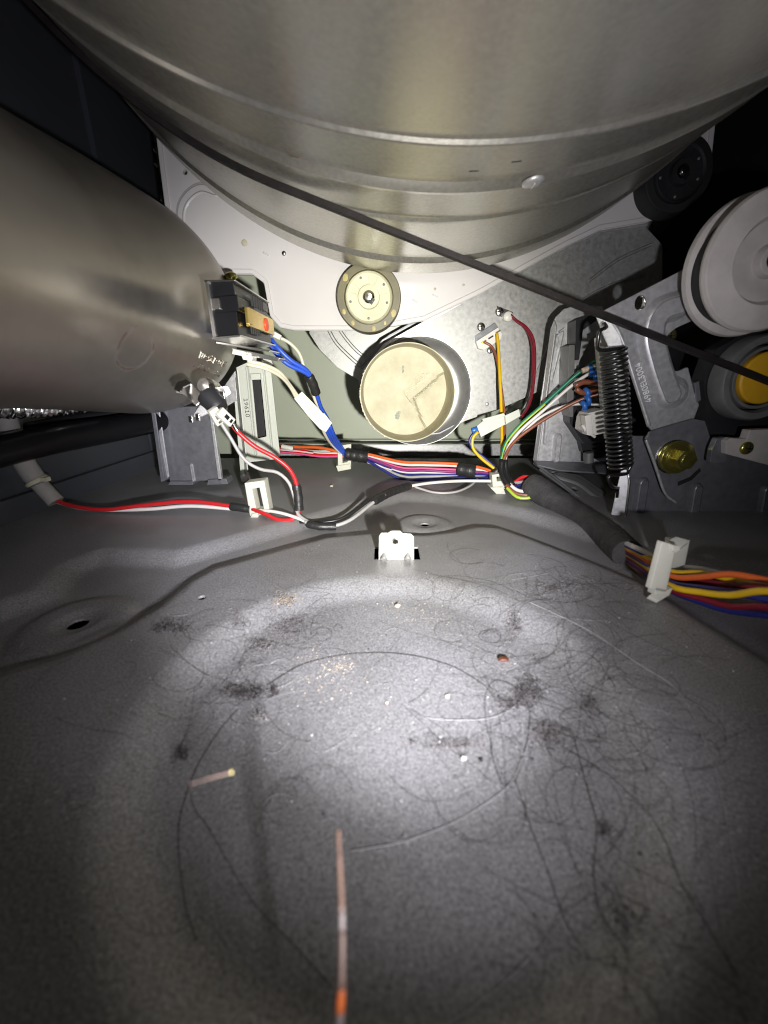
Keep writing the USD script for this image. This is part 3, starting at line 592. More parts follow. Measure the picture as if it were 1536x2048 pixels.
# gas pipe, lower pipe and foil hose behind the funnel
t = Thing('gas_pipe', 'thick glossy black gas pipe running in from the left behind the funnel', 'pipe')
t.add('pipe', tube(spline([at(-200, 950, .20), at(-20, 907, .238), at(100, 880, .27), at(210, 861, .31), at(330, 838, .36)]), .0100, 24), 'black_plastic', True)
t.add('pipe', tube(spline([at(60, 862, .285), at(160, 842, .32), at(300, 822, .37)]), .0065, 20), 'black_matt', True)
t.done()
P_ = spline([at(-60, 808, .225), at(20, 812, .245), at(90, 814, .268), at(200, 806, .31)], step=.0006); k = len(P_)
rf = .0075 * (1 + .11 * np.sin(np.arange(k) * 1.15)) * np.linspace(1., .7, k)
fm_ = tube(P_, rf, 40); fm_.vertices += .0016 * (meshkit.noise(fm_.vertices * 420, 5)[:, None] - .5) * [0, 1, 1]
one('foil_hose', fm_, 'foil', 'crinkled shiny foil hose peeping out below the funnel at left', 'hose', 40)

# white sleeve and its plug
t = Thing('sleeved_lead', 'hanging white sleeved lead with plug at far left, feeding red and white wires', 'lead')
t.add('sleeve', tube(spline([at(6, 815, .262), at(24, 875, .268), at(48, 925, .276), at(72, 960, .284)]), [.0062] * 3 + list(np.linspace(.0062, .0070, len(spline([at(6, 815, .262), at(24, 875, .268), at(48, 925, .276), at(72, 960, .284)])) - 3)), 18), 'white_sleeve', True)
a, b = at(76, 966, .284), at(112, 1004, .283)
t.add('plug', tube(spline([a, (a + b) / 2, b]), .0058, 10), 'white_sleeve', 40)
tp_ = at(74, 962, .282); t.add('tie', [lathe(tp_, at(112, 1004, .284) - tp_, [(.0074, -.0014), (.0080, 0), (.0074, .0014)], 24), box(tp_ + [.0075, -.002, .002], (.007, .004, .003))], 'hub_nylon', 40)
t.done()

# ================================================================ CABLE CLIPS
def clip(label, Y, outer, inner, depth, foot):
    t = Thing('cable_clip', label, 'clip'); pl = YP(Y)
    t.add('loop', plate(pl, outer, depth, [poly_uv(pl, inner)], rnd=.0004), 'white_nylon', 30)
    for f in foot: t.add('foot', plate(YP(Y - .002), f, depth + .004, rnd=.0003), 'white_nylon', 30)
    return t
clip('upright white nylon cable clip holding the red wire loop', .276, [(489, 966), (528, 961), (540, 1026), (500, 1032)], [(504, 978), (519, 975), (528, 1018), (513, 1021)], .010, [[(504, 1028), (520, 1024), (514, 1040), (498, 1043)], [(516, 1022), (530, 1020), (530, 1028), (516, 1030)]]).done()
clip('white nylon cable clip where the blue wires meet the taped harness', .405, [(675, 892), (702, 888), (702, 932), (676, 936)], [(684, 899), (694, 898), (695, 924), (685, 926)], .010, [[(672, 932), (700, 928), (702, 938), (676, 943)]]).done()
clip('yellowed nylon cable clip at the harness crossing by the motor bracket', .338, [(984, 950), (1008, 946), (1010, 978), (986, 981)], [(993, 954), (1001, 953), (1002, 962), (994, 963)], .010, [[(980, 975), (1006, 974), (1012, 990), (996, 991)]]).done()
t = Thing('cable_clip', 'large translucent nylon cable clip round the wires at lower right', 'clip')
pf = Plane(at(1340, 1140, .158), (.25, -1, .1))
t.add('front_arm', plate(pf, [(1325, 1083), (1349, 1090), (1352, 1098), (1332, 1184), (1300, 1178)], .0026, rnd=.0006), 'white_nylon', 30)
t.add('back_arm', plate(Plane(at(1360, 1100, .182), (.25, -1, .1)), [(1338, 1076), (1380, 1080), (1366, 1150), (1334, 1150)], .0022, rnd=.0005), 'white_nylon', 30)
t.add('latch', [plate(Plane(at(1355, 1080, .170), (0, -.35, 1)), [(1334, 1082), (1352, 1073), (1380, 1081), (1362, 1094)], .0022, rnd=.0005), plate(Plane(at(1355, 1098, .158), (.25, -1, .1)), [(1346, 1090), (1360, 1092), (1362, 1100), (1352, 1106), (1346, 1102)], .002, rnd=.0004)], 'white_nylon', 30)
t.add('foot', [plate(Plane(at(1320, 1190, .158), (.1, -.5, .9)), [(1297, 1192), (1310, 1181), (1342, 1188), (1318, 1202)], .002, rnd=.0004), plate(pf, [(1312, 1176), (1334, 1180), (1346, 1176), (1338, 1192), (1310, 1190)], .004)], 'white_nylon', 30); t.done()

# ================================================================ WIRES
t = Thing('wire_pair', 'red and white wire pair lying across the pan from the sleeved lead to the clip', 'wires')
wire(t, 'red', [(108, 1000, .284), (150, 1013, .281), (210, 1019, .279), (290, 1010, .279), (380, 1003, .279), (470, 1013, .277)], r=.0018)
wire(t, 'white', [(112, 1003, .286), (160, 1016, .284), (220, 1020, .283), (300, 1018, .281), (380, 1012, .281), (470, 1018, .279)], r=.0017)
tape(t, [(462, 1013, .278), (480, 1015, .277), (500, 1018, .277)], .0032); t.done()
t = Thing('wire_loop', 'red and grey thermostat leads looping down through the upright clip', 'wires')
wire(t, 'red', [(462, 846, .264), (478, 866, .264), (510, 893, .266), (550, 915, .268), (580, 940, .27), (594, 972, .272), (600, 1012, .272), (590, 1036, .268), (560, 1040, .268), (530, 1028, .272), (505, 1018, .277)], r=.0017)
t.add('crimp', tube([at(464, 846, .263), at(476, 862, .263)], .0015, 10), 'bright_steel', True)
wire(t, 'grey', [(442, 846, .264), (460, 874, .266), (488, 918, .268), (520, 938, .27), (555, 945, .271), (578, 966, .272), (590, 1000, .272), (596, 1028, .268), (620, 1046, .262)], r=.0014)
wire(t, 'white', [(505, 1020, .279), (540, 1022, .274), (570, 1028, .270), (600, 1038, .266), (625, 1050, .262)], r=.0014)
tape(t, [(592, 970, .272), (596, 990, .272), (598, 1020, .271)], .0034)
wire(t, 'black', [(600, 1044, .268), (650, 1044, .265), (690, 1034, .27), (740, 1000, .285)], r=.0014)
wire(t, 'grey', [(610, 1044, .262), (660, 1052, .262), (700, 1040, .268), (745, 1006, .29), (770, 990, .30)], r=.0016)
tape(t, [(615, 1048, .262), (640, 1053, .260), (672, 1053, .262)], .0028)
tape(t, [(748, 1002, .29), (780, 985, .31), (818, 972, .335)], .0036)
wire(t, 'white', [(815, 973, .335), (860, 966, .345), (920, 962, .35), (985, 962, .345)], r=.0016)
wire(t, 'grey', [(830, 974, .34), (870, 985, .333), (910, 984, .333), (940, 972, .345), (955, 958, .36)], r=.0012); t.done()

t = Thing('main_harness', 'thick bundle of orange, pink, white and blue wires taped along the rear of the pan', 'wires')
cols = ['orange', 'white', 'pink', 'navy', 'grey', 'navy', 'white', 'red']
up = {'orange': (902, 926, 934), 'red': (905, 930, 938)}
for k, (c, y0, y1, y2, y3) in enumerate((('orange', 905, 925, 928, 935), ('white', 908, 930, 932, 940), ('pink', 911, 937, 940, 943), ('purple', 912, 941, 944, 944), ('navy', 914, 947, 948, 948), ('grey', 917, 953, 951, 951), ('navy', 919, 959, 955, 956), ('white', 921, 945, 945, 944))):
    o = .0011 * (k % 3)
    wire(t, c, [(700, 906 + k * 1.2, .405 + o), (735, y0 + 3, .40 + o), (800, y1 - 2, .388 + o), (850, y1, .380 + o), (915, y2, .372 + o), (960, y3, .362 + o), (992, 946 + k, .352 + o)], r=.0016)
for k, (c, ya, yb) in enumerate((('red', 908, 912), ('orange', 897, 906), ('white', 905, 909), ('red', 904, 911), ('pink', 910, 914))):
    wire(t, c, [(562, ya - 6, .44), (600, ya - 3, .43), (640, (ya + yb) / 2 - (6 if c == 'orange' else 0), .42), (680, yb - 2, .41), (705, 908 + k, .405)], r=.0019)
t.add('splice_cap', tube([at(564, 893, .43), at(586, 897, .428)], .0026, 12), 'white_plug', True)
tape(t, [(692, 908, .404), (715, 911, .402), (736, 914, .40)], .0068)
tape(t, [(916, 938, .372), (932, 940, .369), (952, 943, .365)], .0070)
tape(t, [(984, 962, .35), (988, 948, .348), (998, 938, .348)], .0034); t.done()

t = Thing('sensor_leads', 'bright blue wires arching from the sensor box down to the harness clip', 'wires')
for k, o in enumerate((0, 7)):
    wire(t, 'blue', [(536 + o, 677 + o * .3, .345), (548 + o, 702 - o, .342), (575 + o, 728 - o, .345), (610 + o * .5, 745 - o * .6, .352), (624, 760, .358), (634, 790, .366), (642, 815, .374), (656, 840, .384), (668, 870, .394), (690, 905 + o, .405)], r=.0021)
wire(t, 'cream', [(548, 672, .355), (575, 683, .358), (598, 706, .362), (610, 740, .364), (622, 770, .366), (630, 800, .370), (646, 830, .38), (652, 862, .39), (684, 900, .405)], r=.0016)
tape(t, [(618, 752, .354), (626, 768, .358), (632, 786, .364)], .0042)
t.add('lead_crimp', box(at(555, 672, .352), (.006, .004, .003), frame((1, 0, -.5))), 'white_plug', False); t.done()

t = Thing('wire_plug', 'long cream two part wire plug hanging in front of the green rear panel', 'plug')
YC = .352; pc_ = Plane(at(625, 825, YC), (.15, -1, .1))
t.add('shell', plate(pc_, [(588, 797), (604, 783), (642, 822), (664, 846), (652, 864), (640, 858), (616, 832)], .010, rnd=.0005), 'white_nylon', 30)
pc2 = Plane(at(625, 825, YC - .0016), (.15, -1, .1))
t.add('latch', plate(pc2, [(618, 820), (626, 812), (640, 826), (630, 836)], .002, [poly_uv(pc2, [(622, 821), (627, 816), (634, 824), (629, 829)])], rnd=.0003), 'white_nylon', 30)
t.add('collar', plate(pc2, [(636, 834), (648, 826), (664, 846), (652, 862)], .010, rnd=.0004), 'white_nylon', 30)
for o in (0, 7):
    wire(t, 'cream', [(495, 722 + o, .322), (530, 730 + o, .326), (560, 745 + o, .334), (580, 770 + o * .5, .345), (597 - o * .6, 794 + o * .5, .354)], r=.0016, name='lead')
for k, (dx, c) in enumerate(((-6, 'cream'), (0, 'blue'), (5, 'blue'), (10, 'blue'))):
    wire(t, c, [(650 + dx, 855 - k, .358), (658 + dx, 872, .37), (668 + dx * .8, 888, .388), (684 + dx * .5, 905, .402)], r=.0018, name='lead')
t.done()

# thermistor with yellow and brown leads; fuse with maroon lead
YV2 = YV - .0018
t = Thing('thermistor', 'white thermistor block screwed to the blower housing with yellow and brown leads', 'thermistor')
pth_ = YP(YV - .006)
t.add('block', plate(pth_, [(952, 683), (996, 655), (1004, 668), (1002, 678), (968, 700), (957, 697)], .006, rnd=.0005), 'white_plug', 30)
t.add('base', plate(YP(YV - .0022), [(950, 672), (990, 645), (995, 652), (1003, 672), (965, 700), (953, 690)], .002, rnd=.0005), 'dark_galvanised', 30)
t.parts.append(screw(962, 654, YV - .002, 8)); t.parts.append(screw(980, 701, YV - .002, 6))
for px, py, m_ in ((967, 684, 'brass'), (981, 675, 'ink'), (995, 664, 'brass')): t.add('socket', box(at(px, py, YV - .0063), (.0046, .0012, .0058), frame((1, 0, .6))), m_, False)
wire(t, 'yellow', [(994, 668, YV - .010), (997, 700, .40), (1000, 760, .388), (1003, 830, .378), (1004, 890, .366), (1002, 940, .352)], r=.0017, name='lead')
wire(t, 'brown', [(968, 684, YV - .010), (984, 694, .404), (994, 720, .398), (1002, 770, .39), (1009, 830, .382), (1009, 890, .37), (1004, 942, .356)], r=.0014, name='lead'); t.done()
t = Thing('thermal_fuse', 'little metal thermal fuse screwed to the blower housing with a maroon lead', 'fuse')
t.add('plate', plate(YP(YV - .002), [(994, 612), (1026, 624), (1020, 643), (1010, 640), (992, 628)], .0015, rnd=.0006), 'bright_steel', 30)
t.add('barrel', lathe(at(1014, 634, YV - .002), (0, -1, 0), [(.0046, 0), (.0044, .004), (.003, .0052), (.0001, .0054)], 24), 'white_plug', 40)
t.parts.append(screw(999, 624, YV - .003, 8.5))
wire(t, 'maroon', [(1020, 628, YV - .006), (1032, 640, YV - .008), (1052, 654, .40), (1066, 676, .395), (1070, 710, .39), (1068, 760, .383), (1062, 800, .376), (1052, 822, .368), (1042, 832, .362)], r=.0013, name='lead')
wire(t, 'maroon', [(1020, 630, YV - .005), (1034, 644, YV - .006), (1050, 656, .403), (1062, 680, .398), (1066, 715, .393), (1064, 770, .386), (1058, 805, .378), (1044, 834, .364)], r=.0012, name='lead'); t.done()
t = Thing('wire_plug', 'short white inline plug tilted before the housing, blue and yellow wires below', 'plug')
pq = Plane(at(990, 848, .362), (-.1, -1, .25))
t.add('shell', plate(pq, [(954, 852), (966, 842), (1010, 830), (1012, 848), (962, 874)], .009, rnd=.0005), 'white_nylon', 30)
t.add('latch', plate(Plane(at(990, 848, .3605), (-.1, -1, .25)), [(964, 838), (1008, 826), (1011, 832), (968, 845)], .008, rnd=.0003), 'white_nylon', 30)
t.add('socket_half', plate(pq, [(1008, 832), (1038, 818), (1041, 832), (1010, 850)], .008, rnd=.0004), 'grey_paint', 30)
t.add('seal', tube([at(955, 858, .366), at(944, 862, .366)], .0030, 12), 'blue_coil', True)
wire(t, 'yellow', [(956, 864, .362), (946, 876, .362), (946, 896, .360), (962, 916, .356), (990, 938, .350)], r=.0017, name='lead')
wire(t, 'navy', [(952, 862, .366), (940, 878, .366), (944, 896, .364), (966, 914, .360), (994, 938, .354)], r=.0017, name='lead'); t.done()
t = Thing('motor_leads', 'green, white and brown motor leads curving down into a black sheath', 'wires')
G_ = [(1200, 716, .335), (1150, 752, .345), (1090, 806, .35), (1040, 850, .352), (1012, 885, .35), (1002, 920, .344)]
wire(t, 'green', G_, r=.0017); wire(t, 'lime', [(x, y + 2.5, z - .0012) for x, y, z in G_[2:]], r=.0009, name='stripe')
wire(t, 'white', [(1204, 732, .333), (1150, 766, .342), (1090, 818, .348), (1044, 858, .350), (1020, 888, .348), (1006, 922, .344)], r=.0016)
wire(t, 'white', [(1215, 815, .33), (1180, 808, .336), (1130, 812, .345), (1080, 835, .349), (1040, 872, .350), (1016, 900, .348), (1010, 924, .344)], r=.0014)
wire(t, 'brown', [(1205, 786, .332), (1160, 800, .338), (1110, 826, .344), (1060, 858, .347), (1024, 888, .347), (1006, 922, .342)], r=.0017)
wire(t, 'black', [(1004, 920, .342), (1003, 940, .338), (1008, 958, .332), (1020, 974, .326)], r=.0032, name='sheath')
wire(t, 'black', [(1011, 920, .345), (1012, 940, .341), (1016, 956, .336), (1026, 970, .33)], r=.0026, name='sheath')
wire(t, 'white', [(1016, 966, .328), (1034, 980, .322), (1056, 984, .318), (1075, 984, .316)], r=.0018)
wire(t, 'brown', [(1012, 970, .326), (1030, 986, .320), (1052, 990, .316), (1075, 986, .314)], r=.0018)
wire(t, 'lime', [(1014, 976, .324), (1034, 994, .316), (1056, 996, .313), (1076, 990, .312)], r=.0016)
wire(t, 'green', [(1016, 977, .326), (1036, 992, .318), (1058, 993, .315), (1076, 989, .314)], r=.0014); t.done()
t = Thing('sleeved_harness', 'fat black fabric sleeve running diagonally from the harness crossing to the lower right', 'sleeve')
pts = spline([at(1060, 968, .325), at(1100, 995, .305), at(1150, 1030, .28), at(1210, 1070, .245), at(1236, 1092, .224), at(1257, 1110, .208)], step=.0012)
k = len(pts); rr_ = np.interp(np.linspace(0, 1, k), [0, .04, .3, .7, 1], [.0098, .0110, .0108, .0104, .0088]) * (1 + .025 * np.sin(np.arange(k) * 2.6))
t.add('sleeve', tube(pts, rr_, 26), 'black_sleeve', True)
for c, pp in (('red', [(1024, 968, .335), (1044, 954, .33), (1062, 954, .326), (1080, 962, .322)]), ('maroon', [(1026, 972, .335), (1046, 958, .33), (1064, 958, .326), (1080, 966, .322)]), ('grey', [(1020, 966, .337), (1044, 964, .328), (1062, 964, .322), (1080, 972, .318)]), ('navy', [(1030, 972, .333), (1046, 970, .326), (1064, 970, .32), (1080, 976, .316)]), ('white', [(1028, 968, .336), (1050, 966, .327), (1070, 968, .32)])): wire(t, c, pp, r=.0015)
W = [('white', 1112, 1130, 1138, 1152, 1170, .188), ('navy', 1119, 1134, 1146, 1164, 1185, .188), ('yellow', 1124, 1143, 1146, 1158, 1178, .178), ('orange', 1130, 1152, 1154, 1148, 1162, .174), ('maroon', 1130, 1158, 1164, 1170, 1176, .176), ('navy', 1134, 1165, 1176, 1184, 1200, .168), ('yellow', 1136, 1171, 1184, 1190, 1182, .163), ('maroon', 1138, 1178, 1196, 1212, 1214, .166), ('purple', 1136, 1175, 1200, 1218, 1228, .172), ('navy', 1138, 1180, 1204, 1222, 1232, .17), ('brown', 1128, 1162, 1170, 1180, 1192, .18)]
for k_, (c, y0, y1, y2, y3, y4, D) in enumerate(W):
    wire(t, c, [(1240, 1082 + 3.2 * k_, .220), (1286, 1102 + 4.4 * k_, .190), (1340, y1, D), (1400, y2, D - .012), (1460, y3 , D - .022), (1540, y4, D - .034), (1680, y4 + 30, D - .05)], r=.0017)
t.done()

# ================================================================ MOTOR SIDE ON THE RIGHT
t = Thing('motor_bracket', 'grey sheet motor bracket with pressed ribs to the right of the blower housing', 'bracket')
YM = .368; pl = YP(YM)
t.add('web', plate(pl, [(1104, 655), (1112, 634), (1128, 618), (1150, 611), (1205, 612), (1215, 650), (1180, 680), (1160, 720), (1140, 790), (1138, 840), (1170, 880), (1212, 905), (1212, 928), (1068, 922), (1082, 800)], .0016, rnd=.002), 'galvanised', 30)
t.add('left_flange', plate(Plane(at(1085, 790, YM), (-.9, -.35, 0)), [(1101, 658), (1108, 640), (1112, 652), (1074, 921), (1066, 921)], .0012), 'galvanised', 30)
t.add('bead', bead(pl, [(1113, 672), (1100, 760), (1088, 885)], .0020, .0024), 'galvanised', 40)
t.add('bead', bead(pl, [(1118, 664), (1128, 666), (1106, 760), (1096, 800)], .0012, .0014), 'galvanised', 40)
t.add('bead', bead(pl, [(1115, 874), (1111, 918)], .0040, .0036), 'galvanised', 40)
t.add('bottom_lip', plate(Plane(at(1140, 925, YM - .004), (0, -.3, 1)), [(1068, 921), (1212, 927), (1214, 946), (1120, 940), (1075, 930)], .0015), 'dark_galvanised', 30)
for px, py, r in ((1143, 657, 4), (1128, 752, 5)): t.add('rivet', dome(at(px, py, YM), (0, -1, 0), pxs(r, px, py, YM), .0014), 'bright_steel', 40)
t.done()
t = Thing('base_bracket', 'flat grey foot plate with two screw holes under the motor bracket', 'bracket')
pF = Plane(onf(1170, 975, .004), (.05, -.35, 1))
t.add('plate', plate(pF, [(1072, 932), (1100, 940), (1160, 950), (1210, 985), (1216, 1024), (1180, 1015), (1160, 996)], .002, [disc_uv(pF, 1107, 946, 5), disc_uv(pF, 1148, 978, 7)], rnd=.002), 'dull_grey', 30)
t.add('edge', tube(spline([pF.hit(1068, 926), pF.hit(1110, 955), pF.hit(1160, 996), pF.hit(1185, 1018)]), .0014, 8), 'dark_galvanised', True)
t.add('raised_pad', bead(pF, [(1118, 952), (1160, 966), (1196, 992)], .006, .0018), 'dull_grey', 40)
for px, py in ((1107, 946), (1148, 978)): t.add('screw_recess', dome(pF.hit(px, py) - pF.n * .002, pF.n, .0024, .0008), 'ink', 40)
t.done()

t = Thing('drive_motor', 'shadowed black drive motor behind the spring with white terminals and blue coil ends', 'motor')
cM = at(1318, 800, .37); ax = np.array([0, -1., 0])
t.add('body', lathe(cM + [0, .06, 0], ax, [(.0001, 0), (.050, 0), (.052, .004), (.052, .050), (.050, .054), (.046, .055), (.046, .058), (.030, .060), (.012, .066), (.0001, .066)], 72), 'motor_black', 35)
for k, (pp, m_) in enumerate((([(1138, 690), (1150, 690), (1146, 850), (1134, 800)], 'dull_grey'), ([(1152, 640), (1190, 628), (1194, 640), (1166, 660), (1158, 720), (1150, 720)], 'motor_black'), ([(1136, 790), (1150, 790), (1158, 850), (1180, 880), (1170, 890), (1140, 846)], 'motor_black'))): t.add('end_bell_rib', plate(.350 + .002 * k, pp, .02, rnd=.001), m_, 30)
tb = t.add('terminal_board', plate(.322, [(1202, 660), (1236, 660), (1250, 700), (1256, 830), (1262, 880), (1216, 880), (1206, 800), (1198, 700)], .006, rnd=.001), 'grey_paint', 30)
t.add('white_terminal', plate(.312, [(1199, 674), (1233, 668), (1234, 688), (1200, 692)], .008, rnd=.0006), 'white_plug', 30)
t.add('white_terminal', plate(.314, [(1206, 690), (1240, 686), (1242, 702), (1210, 704)], .006, rnd=.0006), 'white_nylon', 30)
t.add('motor_plug', [plate(.318, [(1178, 826), (1210, 818), (1214, 866), (1182, 872), (1168, 862), (1172, 836)], .016, rnd=.0006), plate(.316, [(1170, 832), (1182, 829), (1186, 872), (1174, 870)], .008, rnd=.0004), plate(.317, [(1188, 842), (1212, 838), (1212, 841), (1188, 845)], .002)], 'white_plug', 30)
t.add('plug_lever', tube(spline([at(1164, 850, .32), at(1172, 860, .318), at(1190, 874, .318)]), .0012, 8), 'white_plug', True)
for k, (px, py) in enumerate(((1190, 752), (1174, 786), (1168, 812), (1182, 740), (1176, 800))): t.add('coil_end', tube(spline([at(px - 4, py - 8, .335), at(px + 2, py, .332), at(px, py + 10, .336)]), .0022, 8), 'blue_coil', True)
for pp in ([(1150, 772), (1170, 764), (1200, 768)], [(1152, 778), (1168, 786), (1196, 778)], [(1164, 742), (1180, 736), (1200, 730)]): t.add('varnished_lead', tube(spline([at(*p_, .334) for p_ in pp]), .0022, 8), 'wire_brown' if pp[0][1] > 760 else 'crumb_tan', True)
t.add('end_cover', plate(.36, [(1160, 880), (1205, 878), (1236, 905), (1250, 930), (1216, 930), (1166, 905)], .02, rnd=.002), 'motor_black', 30)
t.add('stud', cyl(at(1177, 905, .345), at(1177, 925, .345), .0042, 20), 'dull_grey', 40); t.done()

# spring
t = Thing('tension_spring', 'black coiled tension spring hanging between the idler arm and the floor hook', 'spring')
a, b = at(1226, 702, .270), at(1241, 936, .270); ncoil = 25; s = np.linspace(0, 1, ncoil * 22)
axd = (b - a) / np.linalg.norm(b - a); e1 = np.cross(axd, [0, 1, 0]); e1 /= np.linalg.norm(e1); e2 = np.cross(axd, e1); rsp = pxs(22, 1232, 820, .27)
ph = 2 * np.pi * ncoil * s; coil = a + (b - a) * s[:, None] + rsp * (np.cos(ph)[:, None] * e1 + np.sin(ph)[:, None] * e2)
t.add('coil', tube(coil, .00095, 8), 'spring_steel', True)
t.add('hook', tube(spline([coil[0], at(1199, 700, .268), at(1196, 680, .266), at(1200, 662, .266), at(1212, 655, .270), at(1208, 648, .276)]), .0013, 8), 'spring_steel', True)
t.add('hook', tube(spline([coil[-1], at(1256, 942, .270), at(1252, 948, .268), at(1220, 952, .266), at(1219, 964, .266), at(1226, 974, .267), at(1238, 976, .272)]), .0012, 8), 'spring_steel', True); t.done()

t = Thing('spring_hook', 'small upright steel hook tab anchoring the lower end of the spring', 'hook')
pH = Plane(at(1240, 985, .270), (-.5, -1, 0))
t.add('tab', plate(pH, [(1242, 942), (1252, 939), (1258, 948), (1258, 970), (1251, 1032), (1222, 1030), (1232, 985)], .0016, [poly_uv(pH, [(1233, 976), (1239, 974), (1237, 996), (1231, 996)])], rnd=.001), 'galvanised', 30)
t.add('side_lip', tube(spline([pH.hit(1257, 950), pH.hit(1258, 972), pH.hit(1251, 1032)]), .0009, 8), 'bright_steel', True)
t.done()

# idler arm
YI = .284
pl = YP(YI)
t = Thing('tension_bracket', 'stamped grey idler arm with a pressed hooked bead and part number', 'arm')
t.add('web', plate(pl, [(1206, 622), (1373, 536), (1440, 520), (1480, 560), (1480, 640), (1385, 641), (1352, 656), (1337, 668), (1329, 690), (1331, 715), (1346, 742), (1358, 742), (1376, 734), (1388, 784), (1398, 810), (1388, 838), (1345, 852), (1305, 862), (1298, 854), (1240, 669)], .0018, [disc_uv(pl, 1279, 605, 9.5, 13)], rnd=.0012), 'galvanised', 30)
t.add('spring_lug', plate(Plane(at(1214, 650, YI - .002), (-.55, -1, .1)), [(1190, 628), (1206, 622), (1240, 670), (1246, 694), (1218, 696), (1206, 670)], .0016, [disc_uv(Plane(at(1214, 650, YI - .002), (-.55, -1, .1)), 1208, 648, 4)], rnd=.0008), 'galvanised', 30)
t.add('folded_edge', tube(spline([at(1206, 624, YI - .0004), at(1240, 670, YI - .0004), at(1270, 763, YI - .0004), at(1298, 852, YI - .0004)]), .0014, 8), 'galvanised', True)
t.add('bead', bead(pl, [(1352, 612), (1322, 622), (1306, 645), (1302, 676), (1312, 720), (1324, 758), (1336, 790)], .0092, .0048), 'galvanised', 50)
t.add('bead', bead(pl, [(1338, 782), (1346, 786)], .0108, .0036), 'galvanised', 50)
t.add('part_number', text(pl, '4980EL3004', (1303, 802), (1280, 724), 11, .0004), 'stamp', False)
t.add('hole_rim', tube([at(1279 + 11 * math.cos(x), 605 + 14 * math.sin(x), YI - .0002) for x in np.linspace(-1.2, 1.6, 20)], .0007, 6), 'bright_steel', True)
t.done()
t = Thing('arm_pivot_plate', 'lower pivot plate of the idler arm under a big yellow zinc bolt', 'plate')
YL = .279
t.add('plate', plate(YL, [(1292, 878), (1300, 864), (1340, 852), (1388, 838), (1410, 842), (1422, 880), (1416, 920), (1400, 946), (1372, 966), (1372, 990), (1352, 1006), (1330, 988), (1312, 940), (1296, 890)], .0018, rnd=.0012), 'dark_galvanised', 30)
t.add('folded_edge', tube(spline([at(1292, 880, YL - .0004), at(1312, 935, YL - .0004), at(1330, 986, YL - .0004), at(1352, 1005, YL - .0004)]), .0010, 8), 'galvanised', True)
t.add('slot', plate(YL - .0004, [(1356, 964), (1380, 954), (1400, 936), (1402, 942), (1384, 960), (1356, 972)], .0008), 'ink', 30)
c = at(1352, 914, YL - .001); rB = pxs(33, 1352, 914, YL)
bo = t.add('bolt', lathe(c, (0, -1, 0), [(rB, 0), (rB, .0018), (rB * .97, .0024), (rB * .72, .0026), (rB * .70, .0040), (.0001, .0042)], 48), 'zinc_yellow', 40)
hx = trimesh.creation.cylinder(rB * .60, .0075, sections=6); hx.apply_transform(trimesh.transformations.rotation_matrix(np.pi / 2, [1, 0, 0])); hx.apply_translation(c + [0, -.0075, 0]); bo.add('bolt_head', hx, 'zinc_yellow', False)
bo.add('bolt_centre', lathe(c + [0, -.0112, 0], (0, -1, 0), [(rB * .40, 0), (rB * .36, .0012), (.0001, .0013)], 24), 'zinc_yellow', 40)
t.add('washer', lathe(c + [-.0016, .0012, 0], (0, -1, 0), [(rB * 1.04, 0), (rB * 1.04, .0010), (rB * .9, .0011)], 48), 'bright_steel', 40)
t.parts.append(screw(1336, 672, YI + .012, 15, 'zinc_yellow'))
t.done()
t = Thing('motor_mount', 'long dark galvanised motor base along the floor at right with pressed ribs', 'base')
YBs = .289; pl = YP(YBs)
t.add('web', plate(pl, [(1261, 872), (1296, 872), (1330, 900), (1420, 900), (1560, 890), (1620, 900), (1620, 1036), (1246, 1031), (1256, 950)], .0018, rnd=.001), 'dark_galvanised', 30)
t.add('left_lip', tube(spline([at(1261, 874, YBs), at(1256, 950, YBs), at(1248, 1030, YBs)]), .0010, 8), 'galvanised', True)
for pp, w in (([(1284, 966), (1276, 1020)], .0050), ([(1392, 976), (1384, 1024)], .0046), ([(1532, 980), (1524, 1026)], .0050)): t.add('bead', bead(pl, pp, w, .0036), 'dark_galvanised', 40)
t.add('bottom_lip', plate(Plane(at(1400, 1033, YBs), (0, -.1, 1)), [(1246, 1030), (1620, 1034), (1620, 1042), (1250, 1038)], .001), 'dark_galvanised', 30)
t.done()
# idler pulley
t = Thing('idler_pulley', 'white nylon idler pulley with a dark belt groove at the right edge', 'pulley')
c = at(1546, 520, .2475); rP = pxs(131, 1546, 520, .2475); ax = (0, -1, 0)
t.add('front_flange', lathe(c, ax, [(rP * .86, -.006), (rP * .99, -.0048), (rP, -.003), (rP * .97, -.0006), (rP * .62, .0016), (rP * .56, -.002), (rP * .24, -.003), (rP * .22, .002), (rP * .14, .002), (rP * .13, -.004)], 90), 'pulley_nylon', 35)
t.add('groove', lathe(c, ax, [(rP * .86, -.019), (rP * .86, -.004)], 80), 'black_matt', 40)
c2 = at(1503, 532, .266); rQ = pxs(129, 1503, 532, .266)
t.add('rear_flange', lathe(c2, ax, [(rQ * .5, -.006), (rQ * .96, -.005), (rQ, -.003), (rQ * .985, 0), (rQ * .84, .002)], 90), 'pulley_nylon', 35)
t.add('shaft', lathe(c, ax, [(.0001, .006), (rP * .12, .005), (rP * .13, -.008)][::-1], 30), 'motor_black', 40); t.done()
